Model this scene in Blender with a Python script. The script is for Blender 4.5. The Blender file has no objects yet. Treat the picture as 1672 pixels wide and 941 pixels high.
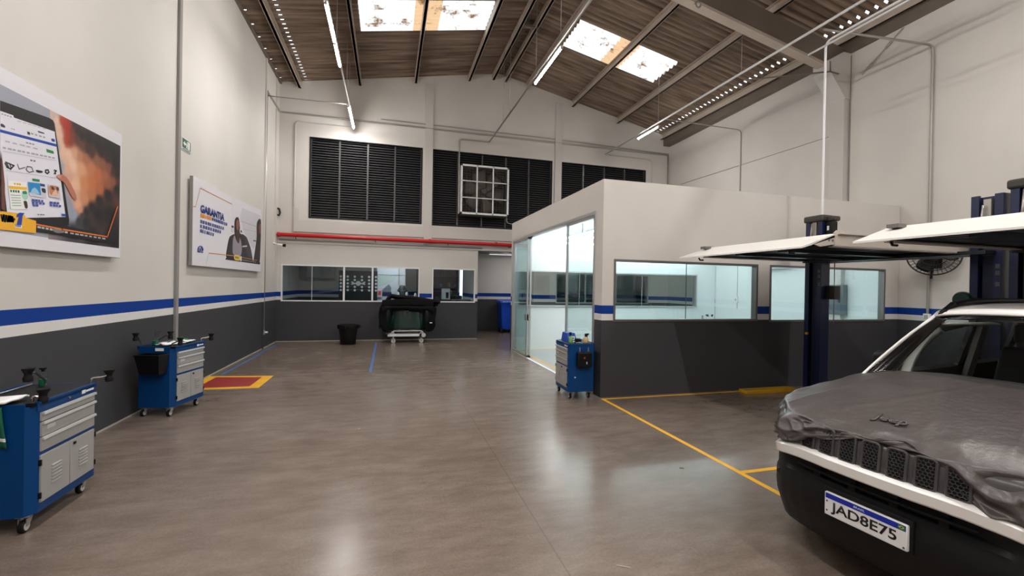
import bpy, bmesh, math, random
from mathutils import Vector, Matrix, noise
random.seed(7)
PI = math.pi
SC = bpy.context.scene
COL = SC.collection

# ---------------------------------------------------------------- camera model
F_PX, YAW, PITCH, ROLL, EYE = 718.08, 0.273868, -0.0038076, 0.0178156, 1.72
_d = Vector((math.sin(YAW)*math.cos(PITCH), math.cos(YAW)*math.cos(PITCH), math.sin(PITCH)))
_r0 = Vector((math.cos(YAW), -math.sin(YAW), 0)); _u0 = _r0.cross(_d)
_r = _r0*math.cos(ROLL) + _u0*math.sin(ROLL)
_u = -_r0*math.sin(ROLL) + _u0*math.cos(ROLL)
_O = Vector((0, 0, EYE))
def at(x, y, ax, val):
    """point of the real plane axis=val that the photograph's pixel looks at"""
    v = _d + _r*((x-836)/F_PX) - _u*((y-470.5)/F_PX)
    return _O + v*((val-_O[ax])/v[ax])
cam = bpy.data.cameras.new('camera'); cam.sensor_width = 36; cam.lens = 36*F_PX/1672
cam.clip_start = 0.05; cam.clip_end = 200
camo = bpy.data.objects.new('camera', cam); COL.objects.link(camo)
camo.matrix_world = Matrix(((_r.x, _u.x, -_d.x, _O.x), (_r.y, _u.y, -_d.y, _O.y), (_r.z, _u.z, -_d.z, _O.z), (0, 0, 0, 1)))
SC.camera = camo

# ---------------------------------------------------------------- materials
def lin(c):
    def f(v):
        v /= 255.0
        return v/12.92 if v <= 0.04045 else ((v+0.055)/1.055)**2.4
    return (f(c[0]), f(c[1]), f(c[2]), 1)
def mat(name, rgb, rough=0.5, metal=0.0, nz=0.0, scale=8.0, bump=0.0, spec=0.5, bscale=None, coat=0.0):
    m = bpy.data.materials.new(name); m.use_nodes = True
    nt = m.node_tree; b = nt.nodes['Principled BSDF']
    b.inputs['Base Color'].default_value = lin(rgb)
    b.inputs['Roughness'].default_value = rough
    b.inputs['Metallic'].default_value = metal
    b.inputs['Specular IOR Level'].default_value = spec
    if coat: b.inputs['Coat Weight'].default_value = coat
    if nz or bump:
        tc = nt.nodes.new('ShaderNodeTexCoord')
        n = nt.nodes.new('ShaderNodeTexNoise'); n.inputs['Scale'].default_value = scale; n.inputs['Detail'].default_value = 6
        nt.links.new(tc.outputs['Object'], n.inputs['Vector'])
        if nz:
            mx = nt.nodes.new('ShaderNodeMix'); mx.data_type = 'RGBA'
            c = lin(rgb)
            mx.inputs[6].default_value = tuple(max(0, v*(1-nz)) for v in c[:3]) + (1,)
            mx.inputs[7].default_value = tuple(min(1, v*(1+nz)) for v in c[:3]) + (1,)
            nt.links.new(n.outputs['Fac'], mx.inputs[0]); nt.links.new(mx.outputs[2], b.inputs['Base Color'])
        if bump:
            n2 = nt.nodes.new('ShaderNodeTexNoise'); n2.inputs['Scale'].default_value = bscale or scale; n2.inputs['Detail'].default_value = 4
            nt.links.new(tc.outputs['Object'], n2.inputs['Vector'])
            bp = nt.nodes.new('ShaderNodeBump'); bp.inputs['Strength'].default_value = bump; bp.inputs['Distance'].default_value = 0.02
            nt.links.new(n2.outputs['Fac'], bp.inputs['Height']); nt.links.new(bp.outputs['Normal'], b.inputs['Normal'])
    return m
def emit(name, rgb, s):
    m = bpy.data.materials.new(name); m.use_nodes = True
    nt = m.node_tree; nt.nodes.clear()
    o = nt.nodes.new('ShaderNodeOutputMaterial'); e = nt.nodes.new('ShaderNodeEmission')
    e.inputs['Color'].default_value = (rgb[0], rgb[1], rgb[2], 1); e.inputs['Strength'].default_value = s
    nt.links.new(e.outputs[0], o.inputs['Surface']); return m
def glass(name, tint, refl=1.0):
    m = bpy.data.materials.new(name); m.use_nodes = True
    nt = m.node_tree; nt.nodes.clear()
    o = nt.nodes.new('ShaderNodeOutputMaterial'); mix = nt.nodes.new('ShaderNodeMixShader')
    t = nt.nodes.new('ShaderNodeBsdfTransparent'); t.inputs['Color'].default_value = tuple(tint) + (1,)
    g = nt.nodes.new('ShaderNodeBsdfGlossy'); g.inputs['Roughness'].default_value = 0.01
    lw = nt.nodes.new('ShaderNodeLayerWeight'); lw.inputs['Blend'].default_value = 0.5
    pw = nt.nodes.new('ShaderNodeMath'); pw.operation = 'POWER'; pw.inputs[1].default_value = 4.0
    ml = nt.nodes.new('ShaderNodeMath'); ml.operation = 'MULTIPLY_ADD'; ml.inputs[1].default_value = 0.7*refl; ml.inputs[2].default_value = 0.035*refl
    nt.links.new(lw.outputs['Facing'], pw.inputs[0]); nt.links.new(pw.outputs[0], ml.inputs[0]); nt.links.new(ml.outputs[0], mix.inputs['Fac'])
    nt.links.new(t.outputs[0], mix.inputs[1]); nt.links.new(g.outputs[0], mix.inputs[2])
    nt.links.new(mix.outputs[0], o.inputs['Surface']); return m
def wall_paint(name, upper, stripes=True):
    """off-white wall with dark dado, white band and blue band by world height"""
    m = mat(name, upper, 0.6, spec=0.25); nt = m.node_tree; b = nt.nodes['Principled BSDF']
    geo = nt.nodes.new('ShaderNodeNewGeometry'); sep = nt.nodes.new('ShaderNodeSeparateXYZ')
    nt.links.new(geo.outputs['Position'], sep.inputs[0])
    mp = nt.nodes.new('ShaderNodeMath'); mp.operation = 'DIVIDE'; mp.inputs[1].default_value = 2.0
    nt.links.new(sep.outputs['Z'], mp.inputs[0])
    cr = nt.nodes.new('ShaderNodeValToRGB'); cr.color_ramp.interpolation = 'CONSTANT'
    el = cr.color_ramp.elements
    el[0].position = 0; el[0].color = lin(DARK)
    el[1].position = 1.205/2; el[1].color = lin((222, 220, 218))
    e = el.new(1.307/2); e.color = lin((0, 56, 142))
    e = el.new(1.44/2); e.color = lin(upper)
    nt.links.new(mp.outputs[0], cr.inputs[0])
    n = nt.nodes.new('ShaderNodeTexNoise'); n.inputs['Scale'].default_value = 0.7; n.inputs['Detail'].default_value = 5
    nt.links.new(geo.outputs['Position'], n.inputs['Vector'])
    mr = nt.nodes.new('ShaderNodeMapRange'); mr.inputs[1].default_value = 0.3; mr.inputs[2].default_value = 0.7
    mr.inputs[3].default_value = 0.93; mr.inputs[4].default_value = 1.03
    nt.links.new(n.outputs['Fac'], mr.inputs[0])
    hs = nt.nodes.new('ShaderNodeHueSaturation')
    nt.links.new(mr.outputs[0], hs.inputs['Value']); nt.links.new(cr.outputs[0], hs.inputs['Color'])
    nt.links.new(hs.outputs[0], b.inputs['Base Color'])
    return m
DARK = (66, 66, 69)
M = {}
M['wall'] = wall_paint('painted_wall', (212, 207, 201))
M['white_wall'] = mat('white_wall', (226, 230, 230), 0.6)
M['trim'] = mat('wall_trim', (200, 195, 190), 0.6)
M['col_grey'] = mat('joint_grey', (140, 137, 134), 0.7)
M['base'] = mat('base_line', (170, 165, 158), 0.8)
M['alu'] = mat('aluminium', (196, 196, 196), 0.35, 0.6)
M['alu_dark'] = mat('aluminium_dark', (120, 118, 116), 0.4, 0.6)
M['steel'] = mat('galvanised', (176, 172, 166), 0.4, 0.7)
M['chrome'] = mat('chrome', (205, 205, 205), 0.18, 1.0)
M['red'] = mat('red_pipe_paint', (188, 24, 26), 0.35)
M['black'] = mat('black_plastic', (11, 11, 12), 0.45, spec=0.3)
M['rubber'] = mat('black_rubber', (10, 10, 11), 0.6, spec=0.25)
M['louver'] = mat('louver_metal', (78, 78, 80), 0.38, 0.2)
M['dark'] = mat('dark_void', (10, 10, 11), 0.9)
M['cblue'] = mat('cart_blue', (0, 60, 116), 0.4, spec=0.3)
M['cgrey'] = mat('drawer_grey', (164, 162, 160), 0.42, 0.1)
M['cgrey_l'] = mat('handle_silver', (226, 226, 224), 0.3, 0.5)
M['white'] = mat('white_plain', (232, 232, 234), 0.5)
M['paper'] = mat('paper', (240, 240, 240), 0.8)
M['posterw'] = mat('poster_white', (224, 222, 228), 0.45)
M['green'] = mat('green_plastic', (20, 110, 78), 0.45)
M['greencloth'] = mat('green_cloth', (14, 92, 68), 0.9, nz=0.25, scale=60)
M['wheelblue'] = mat('bin_blue', (10, 70, 190), 0.4)
M['yellow'] = mat('yellow_paint', (236, 176, 34), 0.5, nz=0.15, scale=5)
M['yellow_steel'] = mat('yellow_steel', (206, 156, 24), 0.45, nz=0.1, scale=12)
M['redfloor'] = mat('red_floor_paint', (150, 44, 40), 0.5, nz=0.08, scale=6)
M['bluetape'] = mat('blue_tape', (72, 106, 160), 0.6, nz=0.2, scale=4)
M['post'] = mat('post_blue', (12, 26, 66), 0.4, coat=0.2)
M['post_dark'] = mat('post_dark', (14, 22, 46), 0.5)
M['rampw'] = mat('ramp_white', (236, 233, 228), 0.45, nz=0.05, scale=20)
M['cream'] = mat('rail_cream', (196, 188, 178), 0.5)
M['under'] = mat('platform_under', (44, 50, 54), 0.35, 0.4, nz=0.25, scale=3)
M['cap'] = mat('motor_cap', (58, 54, 50), 0.5)
M['glass'] = glass('office_glass', (0.895, 0.962, 0.965))
M['glass2'] = glass('window_glass', (0.82, 0.88, 0.90))
M['glassg'] = mat('windshield_green', (12, 46, 38), 0.12, 0, spec=0.35)
M['carglass'] = glass('car_glass', (0.80, 0.85, 0.85), 0.35)
M['cpaint'] = mat('car_white', (240, 238, 236), 0.25, coat=0.6)
M['cblack'] = mat('car_black_plastic', (13, 13, 14), 0.55, spec=0.3, bump=0.05, bscale=300)
M['cgloss'] = mat('car_gloss_black', (8, 8, 9), 0.12, coat=0.5)
M['cgrill'] = mat('grille_grey', (72, 70, 70), 0.3)
M['cint'] = mat('car_interior', (16, 15, 15), 0.8)
M['cintl'] = mat('car_trim_grey', (214, 212, 206), 0.7)
M['cloth'] = mat('hood_cloth', (78, 72, 71), 0.33, 0, nz=0.10, scale=7, bump=0.22, bscale=22)
M['blackcloth'] = mat('black_cloth', (9, 9, 10), 0.75, spec=0.15, nz=0.2, scale=20, bump=0.3, bscale=25)
M['conc'] = mat('office_floor', (168, 172, 172), 0.4, nz=0.06, scale=3)
M['clear'] = glass('clear_plastic', (0.85, 0.92, 0.9))
M['tube'] = emit('led_tube', (1.0, 0.965, 0.925), 250.0)
M['tube_o'] = emit('office_tube', (0.93, 1.0, 1.0), 31.0)
M['fill_room'] = emit('back_room_fill', (1.0, 1.0, 1.0), 60.0)  # glow of the fill lamp added in the back room
M['fill_corr'] = emit('corridor_fill', (1.0, 1.0, 1.0), 90.0)  # glow of the unseen lamp added in the corridor
M['tube_d'] = emit('dim_diffuser', (1.0, 1.0, 1.0), 0.9)
def floor_mat():
    m = mat('polished_concrete', (120, 108, 99), 0.3); nt = m.node_tree; b = nt.nodes['Principled BSDF']
    geo = nt.nodes.new('ShaderNodeNewGeometry')
    def nzn(scale, detail, rough=0.6, vec=None):
        n = nt.nodes.new('ShaderNodeTexNoise'); n.inputs['Scale'].default_value = scale; n.inputs['Detail'].default_value = detail
        n.inputs['Roughness'].default_value = rough
        nt.links.new(vec or geo.outputs['Position'], n.inputs['Vector']); return n
    mp = nt.nodes.new('ShaderNodeMapping'); mp.inputs['Scale'].default_value = (1.0, 2.6, 1)
    nt.links.new(geo.outputs['Position'], mp.inputs['Vector'])
    n1 = nzn(0.45, 3); n2 = nzn(2.2, 8, 0.72, mp.outputs[0]); n3 = nzn(26, 4)
    cr = nt.nodes.new('ShaderNodeValToRGB'); e = cr.color_ramp.elements
    e[0].position = 0.3; e[0].color = lin((108, 95, 86)); e[1].position = 0.75; e[1].color = lin((136, 124, 115))
    nt.links.new(n2.outputs['Fac'], cr.inputs[0])
    n4 = nzn(55, 5, 0.8); cr1 = nt.nodes.new('ShaderNodeValToRGB'); e = cr1.color_ramp.elements
    e[0].position = 0.32; e[0].color = (0.80, 0.76, 0.72, 1); e[1].position = 0.68; e[1].color = (1.12, 1.12, 1.12, 1)
    nt.links.new(n1.outputs['Fac'], cr1.inputs[0])
    mx = nt.nodes.new('ShaderNodeMix'); mx.data_type = 'RGBA'; mx.blend_type = 'MULTIPLY'; mx.inputs[0].default_value = 1
    nt.links.new(cr.outputs[0], mx.inputs[6]); nt.links.new(cr1.outputs[0], mx.inputs[7])
    cr4 = nt.nodes.new('ShaderNodeValToRGB'); e = cr4.color_ramp.elements
    e[0].position = 0.3; e[0].color = (0.82, 0.80, 0.78, 1); e[1].position = 0.7; e[1].color = (1.14, 1.15, 1.16, 1)
    nt.links.new(n4.outputs['Fac'], cr4.inputs[0])
    mx0 = mx; mx = nt.nodes.new('ShaderNodeMix'); mx.data_type = 'RGBA'; mx.blend_type = 'MULTIPLY'; mx.inputs[0].default_value = 1
    nt.links.new(mx0.outputs[2], mx.inputs[6]); nt.links.new(cr4.outputs[0], mx.inputs[7])
    # saw-cut joints
    sep = nt.nodes.new('ShaderNodeSeparateXYZ'); nt.links.new(geo.outputs['Position'], sep.inputs[0])
    def joint(sock, pos, w):
        a = nt.nodes.new('ShaderNodeMath'); a.operation = 'SUBTRACT'; a.inputs[1].default_value = pos
        nt.links.new(sock, a.inputs[0])
        c = nt.nodes.new('ShaderNodeMath'); c.operation = 'ABSOLUTE'; nt.links.new(a.outputs[0], c.inputs[0])
        l = nt.nodes.new('ShaderNodeMath'); l.operation = 'LESS_THAN'; l.inputs[1].default_value = w
        nt.links.new(c.outputs[0], l.inputs[0]); return l
    j1 = joint(sep.outputs['X'], 1.07, 0.004); j2 = joint(sep.outputs['Y'], 5.05, 0.004)
    ja = nt.nodes.new('ShaderNodeMath'); ja.operation = 'MAXIMUM'
    nt.links.new(j1.outputs[0], ja.inputs[0]); nt.links.new(j2.outputs[0], ja.inputs[1])
    js = nt.nodes.new('ShaderNodeMath'); js.operation = 'MULTIPLY'; js.inputs[1].default_value = 0.35
    nt.links.new(ja.outputs[0], js.inputs[0])
    m2 = nt.nodes.new('ShaderNodeMix'); m2.data_type = 'RGBA'; m2.inputs[7].default_value = lin((60, 52, 46))
    nt.links.new(js.outputs[0], m2.inputs[0]); nt.links.new(mx.outputs[2], m2.inputs[6])
    nt.links.new(m2.outputs[2], b.inputs['Base Color'])
    mr = nt.nodes.new('ShaderNodeMapRange'); mr.inputs[3].default_value = 0.17; mr.inputs[4].default_value = 0.32
    nt.links.new(n2.outputs['Fac'], mr.inputs[0]); nt.links.new(mr.outputs[0], b.inputs['Roughness'])
    bp = nt.nodes.new('ShaderNodeBump'); bp.inputs['Strength'].default_value = 0.06; bp.inputs['Distance'].default_value = 0.01
    nt.links.new(n3.outputs['Fac'], bp.inputs['Height']); nt.links.new(bp.outputs[0], b.inputs['Normal'])
    return m
M['floor'] = floor_mat()
def roof_mat():
    m = mat('fibre_cement_sheet', (104, 86, 72), 0.8); nt = m.node_tree; b = nt.nodes['Principled BSDF']
    geo = nt.nodes.new('ShaderNodeNewGeometry')
    mp = nt.nodes.new('ShaderNodeMapping'); mp.inputs['Scale'].default_value = (0.16, 4.5, 1)
    nt.links.new(geo.outputs['Position'], mp.inputs['Vector'])
    n = nt.nodes.new('ShaderNodeTexNoise'); n.inputs['Scale'].default_value = 3.0; n.inputs['Detail'].default_value = 8
    nt.links.new(mp.outputs[0], n.inputs['Vector'])
    cr = nt.nodes.new('ShaderNodeValToRGB'); e = cr.color_ramp.elements
    e[0].position = 0.3; e[0].color = lin((92, 75, 62)); e[1].position = 0.7; e[1].color = lin((152, 132, 114))
    nt.links.new(n.outputs['Fac'], cr.inputs[0]); nt.links.new(cr.outputs[0], b.inputs['Base Color']); return m
M['roof'] = roof_mat()
def skylight_mat():
    m = bpy.data.materials.new('skylight_sheet'); m.use_nodes = True; nt = m.node_tree; nt.nodes.clear()
    o = nt.nodes.new('ShaderNodeOutputMaterial')
    geo = nt.nodes.new('ShaderNodeNewGeometry')
    n = nt.nodes.new('ShaderNodeTexNoise'); n.inputs['Scale'].default_value = 2.2; n.inputs['Detail'].default_value = 8; n.inputs['Roughness'].default_value = 0.7
    nt.links.new(geo.outputs['Position'], n.inputs['Vector'])
    cr = nt.nodes.new('ShaderNodeValToRGB'); e = cr.color_ramp.elements
    e[0].position = 0.36; e[0].color = lin((120, 84, 50)); e[1].position = 0.46; e[1].color = (0.80, 0.77, 0.72, 1)
    nt.links.new(n.outputs['Fac'], cr.inputs[0])
    t = nt.nodes.new('ShaderNodeBsdfTranslucent'); d = nt.nodes.new('ShaderNodeBsdfDiffuse')
    mx = nt.nodes.new('ShaderNodeMixShader'); mx.inputs['Fac'].default_value = 0.12
    nt.links.new(cr.outputs[0], t.inputs['Color']); nt.links.new(cr.outputs[0], d.inputs['Color'])
    nt.links.new(t.outputs[0], mx.inputs[1]); nt.links.new(d.outputs[0], mx.inputs[2]); nt.links.new(mx.outputs[0], o.inputs['Surface'])
    return m
M['sky'] = skylight_mat()
M['skyd'] = skylight_mat(); M['skyd'].name = 'skylight_overlap'
M['skyd'].node_tree.nodes['Color Ramp'].color_ramp.elements[1].color = lin((206, 168, 128))
M['skyd'].node_tree.nodes['Color Ramp'].color_ramp.elements[0].color = lin((110, 76, 48))
M['purlin'] = mat('purlin_steel', (182, 168, 154), 0.6, 0.0, nz=0.2, scale=2)
M['beam'] = mat('beam_dark', (112, 100, 90), 0.6, nz=0.2, scale=2)
_flat = {}
def flat(rgb, rough=0.5):
    k = (tuple(rgb), rough)
    if k not in _flat: _flat[k] = mat('colour_%02x%02x%02x' % tuple(int(v) for v in rgb), rgb, rough)
    return _flat[k]

# ---------------------------------------------------------------- mesh builder
class MB:
    def __init__(s): s.bm = bmesh.new(); s.mats = []
    def mi(s, m):
        if m not in s.mats: s.mats.append(m)
        return s.mats.index(m)
    def box(s, x0, x1, y0, y1, z0, z1, m=None, bev=0.0, seg=2, X=None):
        if x1 < x0: x0, x1 = x1, x0
        if y1 < y0: y0, y1 = y1, y0
        if z1 < z0: z0, z1 = z1, z0
        P = [(x0, y0, z0), (x1, y0, z0), (x1, y1, z0), (x0, y1, z0), (x0, y0, z1), (x1, y0, z1), (x1, y1, z1), (x0, y1, z1)]
        return s.hexa(P, m, bev, seg, X)
    def hexa(s, P, m=None, bev=0.0, seg=2, X=None):
        if X is not None: P = [X @ Vector(p) for p in P]
        v = [s.bm.verts.new(p) for p in P]
        fs = [s.bm.faces.new([v[i] for i in q]) for q in ((3, 2, 1, 0), (4, 5, 6, 7), (0, 1, 5, 4), (1, 2, 6, 5), (2, 3, 7, 6), (3, 0, 4, 7))]
        idx = s.mi(m) if m is not None else 0
        for f in fs: f.material_index = idx
        if bev > 0:
            es = list({e for f in fs for e in f.edges})
            r = bmesh.ops.bevel(s.bm, geom=es, offset=bev, segments=seg, affect='EDGES', profile=0.5)
            for f in r['faces']: f.material_index = idx; f.smooth = True
        return s
    def face(s, P, m=None, smooth=False):
        f = s.bm.faces.new([s.bm.verts.new(p) for p in P])
        f.material_index = s.mi(m) if m is not None else 0; f.smooth = smooth; return s
    def tube(s, pts, r, n=8, m=None, caps=True, closed=False):
        pts = [Vector(p) for p in pts]; N = len(pts); rings = []
        rr = r if isinstance(r, (list, tuple)) else [r]*N
        idx = s.mi(m) if m is not None else 0
        ref = None
        for i, p in enumerate(pts):
            if closed: t = pts[(i+1) % N]-pts[i-1]
            elif i == 0: t = pts[1]-pts[0]
            elif i == N-1: t = pts[-1]-pts[-2]
            else: t = (pts[i+1]-p).normalized()+(p-pts[i-1]).normalized()
            t.normalize()
            if ref is None:
                ref = Vector((0, 0, 1)) if abs(t.z) < 0.9 else Vector((1, 0, 0))
            a = (ref - t*ref.dot(t))
            if a.length < 1e-4: a = t.orthogonal()
            a.normalize(); b = t.cross(a); ref = a
            rings.append([s.bm.verts.new(p + (a*math.cos(2*PI*k/n) + b*math.sin(2*PI*k/n))*rr[i]) for k in range(n)])
        for i in range(N if closed else N-1):
            A, B = rings[i], rings[(i+1) % N]
            for k in range(n):
                f = s.bm.faces.new((A[k], A[(k+1) % n], B[(k+1) % n], B[k])); f.smooth = True; f.material_index = idx
        if caps and not closed:
            f = s.bm.faces.new(list(reversed(rings[0]))); f.material_index = idx
            f = s.bm.faces.new(rings[-1]); f.material_index = idx
        return s
    def cyl(s, a, b, r, n=16, m=None, r2=None):
        return s.tube([a, b], [r, r if r2 is None else r2], n, m)
    def lathe(s, prof, c, axis='z', n=24, m=None, X=None, capends=True):
        """prof: list of (radius, height) along axis from centre c"""
        c = Vector(c); idx = s.mi(m) if m is not None else 0; rings = []
        for r, h in prof:
            ring = []
            for k in range(n):
                t = 2*PI*k/n; q = (r*math.cos(t), r*math.sin(t))
                if axis == 'z': p = Vector((q[0], q[1], h))
                elif axis == 'x': p = Vector((h, q[0], q[1]))
                else: p = Vector((q[1], h, q[0]))
                p = c+p
                if X is not None: p = X @ p
                ring.append(s.bm.verts.new(p))
            rings.append(ring)
        for A, B in zip(rings, rings[1:]):
            for k in range(n):
                f = s.bm.faces.new((A[k], A[(k+1) % n], B[(k+1) % n], B[k])); f.smooth = True; f.material_index = idx
        if capends:
            if prof[0][0] > 1e-4: f = s.bm.faces.new(list(reversed(rings[0]))); f.material_index = idx
            if prof[-1][0] > 1e-4: f = s.bm.faces.new(rings[-1]); f.material_index = idx
        return s
    def prism(s, poly, vec, m=None):
        """extrude a 3-D polygon by vec, closed"""
        vec = Vector(vec); idx = s.mi(m) if m is not None else 0
        A = [s.bm.verts.new(Vector(p)) for p in poly]; B = [s.bm.verts.new(Vector(p)+vec) for p in poly]
        n = len(A)
        fs = [s.bm.faces.new(list(reversed(A))), s.bm.faces.new(B)]
        for k in range(n): fs.append(s.bm.faces.new((A[k], A[(k+1) % n], B[(k+1) % n], B[k])))
        for f in fs: f.material_index = idx
        return s
    def grid(s, rows, m=None, close_u=False, smooth=True):
        idx = s.mi(m) if m is not None else 0
        V = [[s.bm.verts.new(p) for p in r] for r in rows]
        for i in range(len(V)-1):
            n = len(V[i])
            for k in range(n if close_u else n-1):
                f = s.bm.faces.new((V[i][k], V[i][(k+1) % n], V[i+1][(k+1) % n], V[i+1][k])); f.smooth = smooth; f.material_index = idx
        return V
    def build(s, name, m=None, parent=None, sharp=40, weld=False, solid=0.0, subs=0, loc=None, fixn=True):
        bm = s.bm
        if weld: bmesh.ops.remove_doubles(bm, verts=bm.verts, dist=1e-5)
        if fixn: bmesh.ops.recalc_face_normals(bm, faces=bm.faces)
        bm.normal_update()
        for e in bm.edges:
            if len(e.link_faces) == 2 and e.calc_face_angle(0) > math.radians(sharp): e.smooth = False
        me = bpy.data.meshes.new(name); bm.to_mesh(me); bm.free()
        ms = s.mats if s.mats else [m]
        for q in ms: me.materials.append(q if q is not None else m)
        o = bpy.data.objects.new(name, me); COL.objects.link(o)
        if parent is not None: o.parent = parent
        if loc is not None: o.location = loc
        if solid:
            md = o.modifiers.new('solid', 'SOLIDIFY'); md.thickness = solid; md.offset = -1
        if subs:
            md = o.modifiers.new('sub', 'SUBSURF'); md.levels = subs; md.render_levels = subs
        return o
def islands(mb, name, m=None, parent=None, **k):
    """build every separate piece of the mesh as an object of its own"""
    bm = mb.bm; bm.verts.ensure_lookup_table(); seen = set(); out = []
    for v0 in bm.verts:
        if v0 in seen: continue
        st = [v0]; seen.add(v0); comp = []
        while st:
            v = st.pop(); comp.append(v)
            for e in v.link_edges:
                w = e.other_vert(v)
                if w not in seen: seen.add(w); st.append(w)
        p = MB(); p.mats = list(mb.mats); mp = {v: p.bm.verts.new(v.co) for v in comp}
        for f in {f for v in comp for f in v.link_faces}:
            g = p.bm.faces.new([mp[v] for v in f.verts]); g.material_index = f.material_index; g.smooth = f.smooth
        out.append(p.build(name, m, parent, **k))
    bm.free(); return out
def tag(o, label=None, cat=None, group=None, kind=None):
    if label: o['label'] = label
    if cat: o['category'] = cat
    if group: o['group'] = group
    if kind: o['kind'] = kind
    return o
def thing(name, label, cat, loc=(0, 0, 0), rot=0.0, group=None):
    o = bpy.data.objects.new(name, None); COL.objects.link(o); o.empty_display_size = 0.05
    o.location = loc; o.rotation_euler = (0, 0, rot)
    return tag(o, label, cat, group)
def struct(mb, name, m=None, parent=None, **k):
    o = mb.build(name, m, parent, **k)
    if parent is None: o['kind'] = 'structure'
    return o
def text_mesh(name, body, m, parent, M4, height, width=None, depth=0.002, bold=0.0, shear=0.0):
    """lettering as a thin solid: M4 maps (x right, y up, z out) to the parent's space; origin = lower left"""
    cu = bpy.data.curves.new(name, 'FONT'); cu.body = body; cu.size = 1.0; cu.extrude = 0.0; cu.offset = bold; cu.shear = shear; cu.resolution_u = 4
    tmp = bpy.data.objects.new(name, cu); COL.objects.link(tmp)
    dg = bpy.context.evaluated_depsgraph_get(); me = bpy.data.meshes.new_from_object(tmp.evaluated_get(dg))
    bpy.data.objects.remove(tmp); bpy.data.curves.remove(cu)
    xs = [v.co.x for v in me.vertices]; ys = [v.co.y for v in me.vertices]
    x0, x1, y0, y1 = min(xs), max(xs), min(ys), max(ys)
    sy = height/(y1-y0); sx = sy if width is None else width/(x1-x0)
    bm = bmesh.new(); bm.from_mesh(me)
    for v in bm.verts: v.co = Vector(((v.co.x-x0)*sx, (v.co.y-y0)*sy, 0))
    r = bmesh.ops.extrude_face_region(bm, geom=list(bm.faces))
    for v in [g for g in r['geom'] if isinstance(g, bmesh.types.BMVert)]: v.co.z += depth
    bmesh.ops.recalc_face_normals(bm, faces=bm.faces)
    bm.transform(M4); bm.to_mesh(me); bm.free(); me.name = name
    me.materials.clear(); me.materials.append(m)
    o = bpy.data.objects.new(name, me); COL.objects.link(o)
    if parent is not None: o.parent = parent
    return o
def frame4(o, x, y):
    """matrix with origin o, x axis, y axis (z = x cross y)"""
    x = Vector(x).normalized(); y = Vector(y); y = (y - x*y.dot(x)).normalized(); z = x.cross(y); o = Vector(o)
    return Matrix(((x.x, y.x, z.x, o.x), (x.y, y.y, z.y, o.y), (x.z, y.z, z.z, o.z), (0, 0, 0, 1)))
def bend(pts, r=0.06, n=4):
    """round the corners of a polyline"""
    P = [Vector(p) for p in pts]; out = [P[0]]
    for a, b, c in zip(P, P[1:], P[2:]):
        d1 = (a-b); d2 = (c-b); k = min(r, d1.length*0.45, d2.length*0.45)
        p, q = b+d1.normalized()*k, b+d2.normalized()*k
        for i in range(n+1):
            t = i/n; out.append(p*(1-t)**2 + b*2*t*(1-t) + q*t*t)
    out.append(P[-1]); return out
def wall_with_holes(mb, axis, c0, c1, u0, u1, z0, z1, holes, m, topf=None):
    """wall slab between c0..c1 on axis; u is the other ground axis; holes (u0,u1,z0,z1)"""
    us = sorted({u0, u1, *[h[0] for h in holes], *[h[1] for h in holes]}); zs = sorted({z0, z1, *[h[2] for h in holes], *[h[3] for h in holes]})
    us = [u for u in us if u0 <= u <= u1]; zs = [z for z in zs if z0 <= z <= z1]
    for a, b in zip(us, us[1:]):
        # merge vertically where possible
        run = None
        for c, d in zip(zs, zs[1:]):
            um, zm = (a+b)/2, (c+d)/2
            hole = any(h[0] < um < h[1] and h[2] < zm < h[3] for h in holes)
            if not hole: run = (run[0], d) if run else (c, d)
            if hole or d == zs[-1]:
                if run:
                    if axis == 'y': mb.box(a, b, c0, c1, run[0], run[1], m)
                    else: mb.box(c0, c1, a, b, run[0], run[1], m)
                run = None
# ================================================================= THE SETTING
WX, WY, OX, OY, OB = -3.10, 14.04, 3.22, 6.25, 11.42
YB = -6.0
def RX(y): return 9.62 + (y-5.7)*0.031
def roofz(x): return 8.70-0.185*(3.4-x) if x < 3.4 else 8.70-0.215*(x-3.4)
b = MB(); b.box(-3.4, 10.3, YB-0.2, 17.4, -0.15, 0.0); struct(b, 'floor', M['floor'])
# left wall
b = MB(); b.box(WX-0.2, WX, YB-0.2, WY+0.2, 0, roofz(WX)+0.04); struct(b, 'wall_left', M['wall'])
# right wall (runs very slightly outward with depth)
b = MB()
z1 = roofz(9.8)+0.05
b.hexa([(RX(YB), YB-0.2, 0), (10.2, YB-0.2, 0), (10.2, WY+0.2, 0), (RX(WY), WY+0.2, 0), (RX(YB), YB-0.2, z1), (10.2, YB-0.2, z1-.08), (10.2, WY+0.2, z1-.08), (RX(WY), WY+0.2, z1)])
struct(b, 'wall_right', M['wall'])
# wall behind the camera
b = MB(); b.box(WX, 9.8, YB-0.2, YB, 0, 7.2); b.prism([(WX, YB, 7.2), (9.8, YB, 7.2), (9.8, YB, roofz(9.8)+.05), (3.4, YB, 8.75), (WX, YB, roofz(WX)+.05)], (0, -0.2, 0)); struct(b, 'wall_back', M['wall'])
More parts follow.
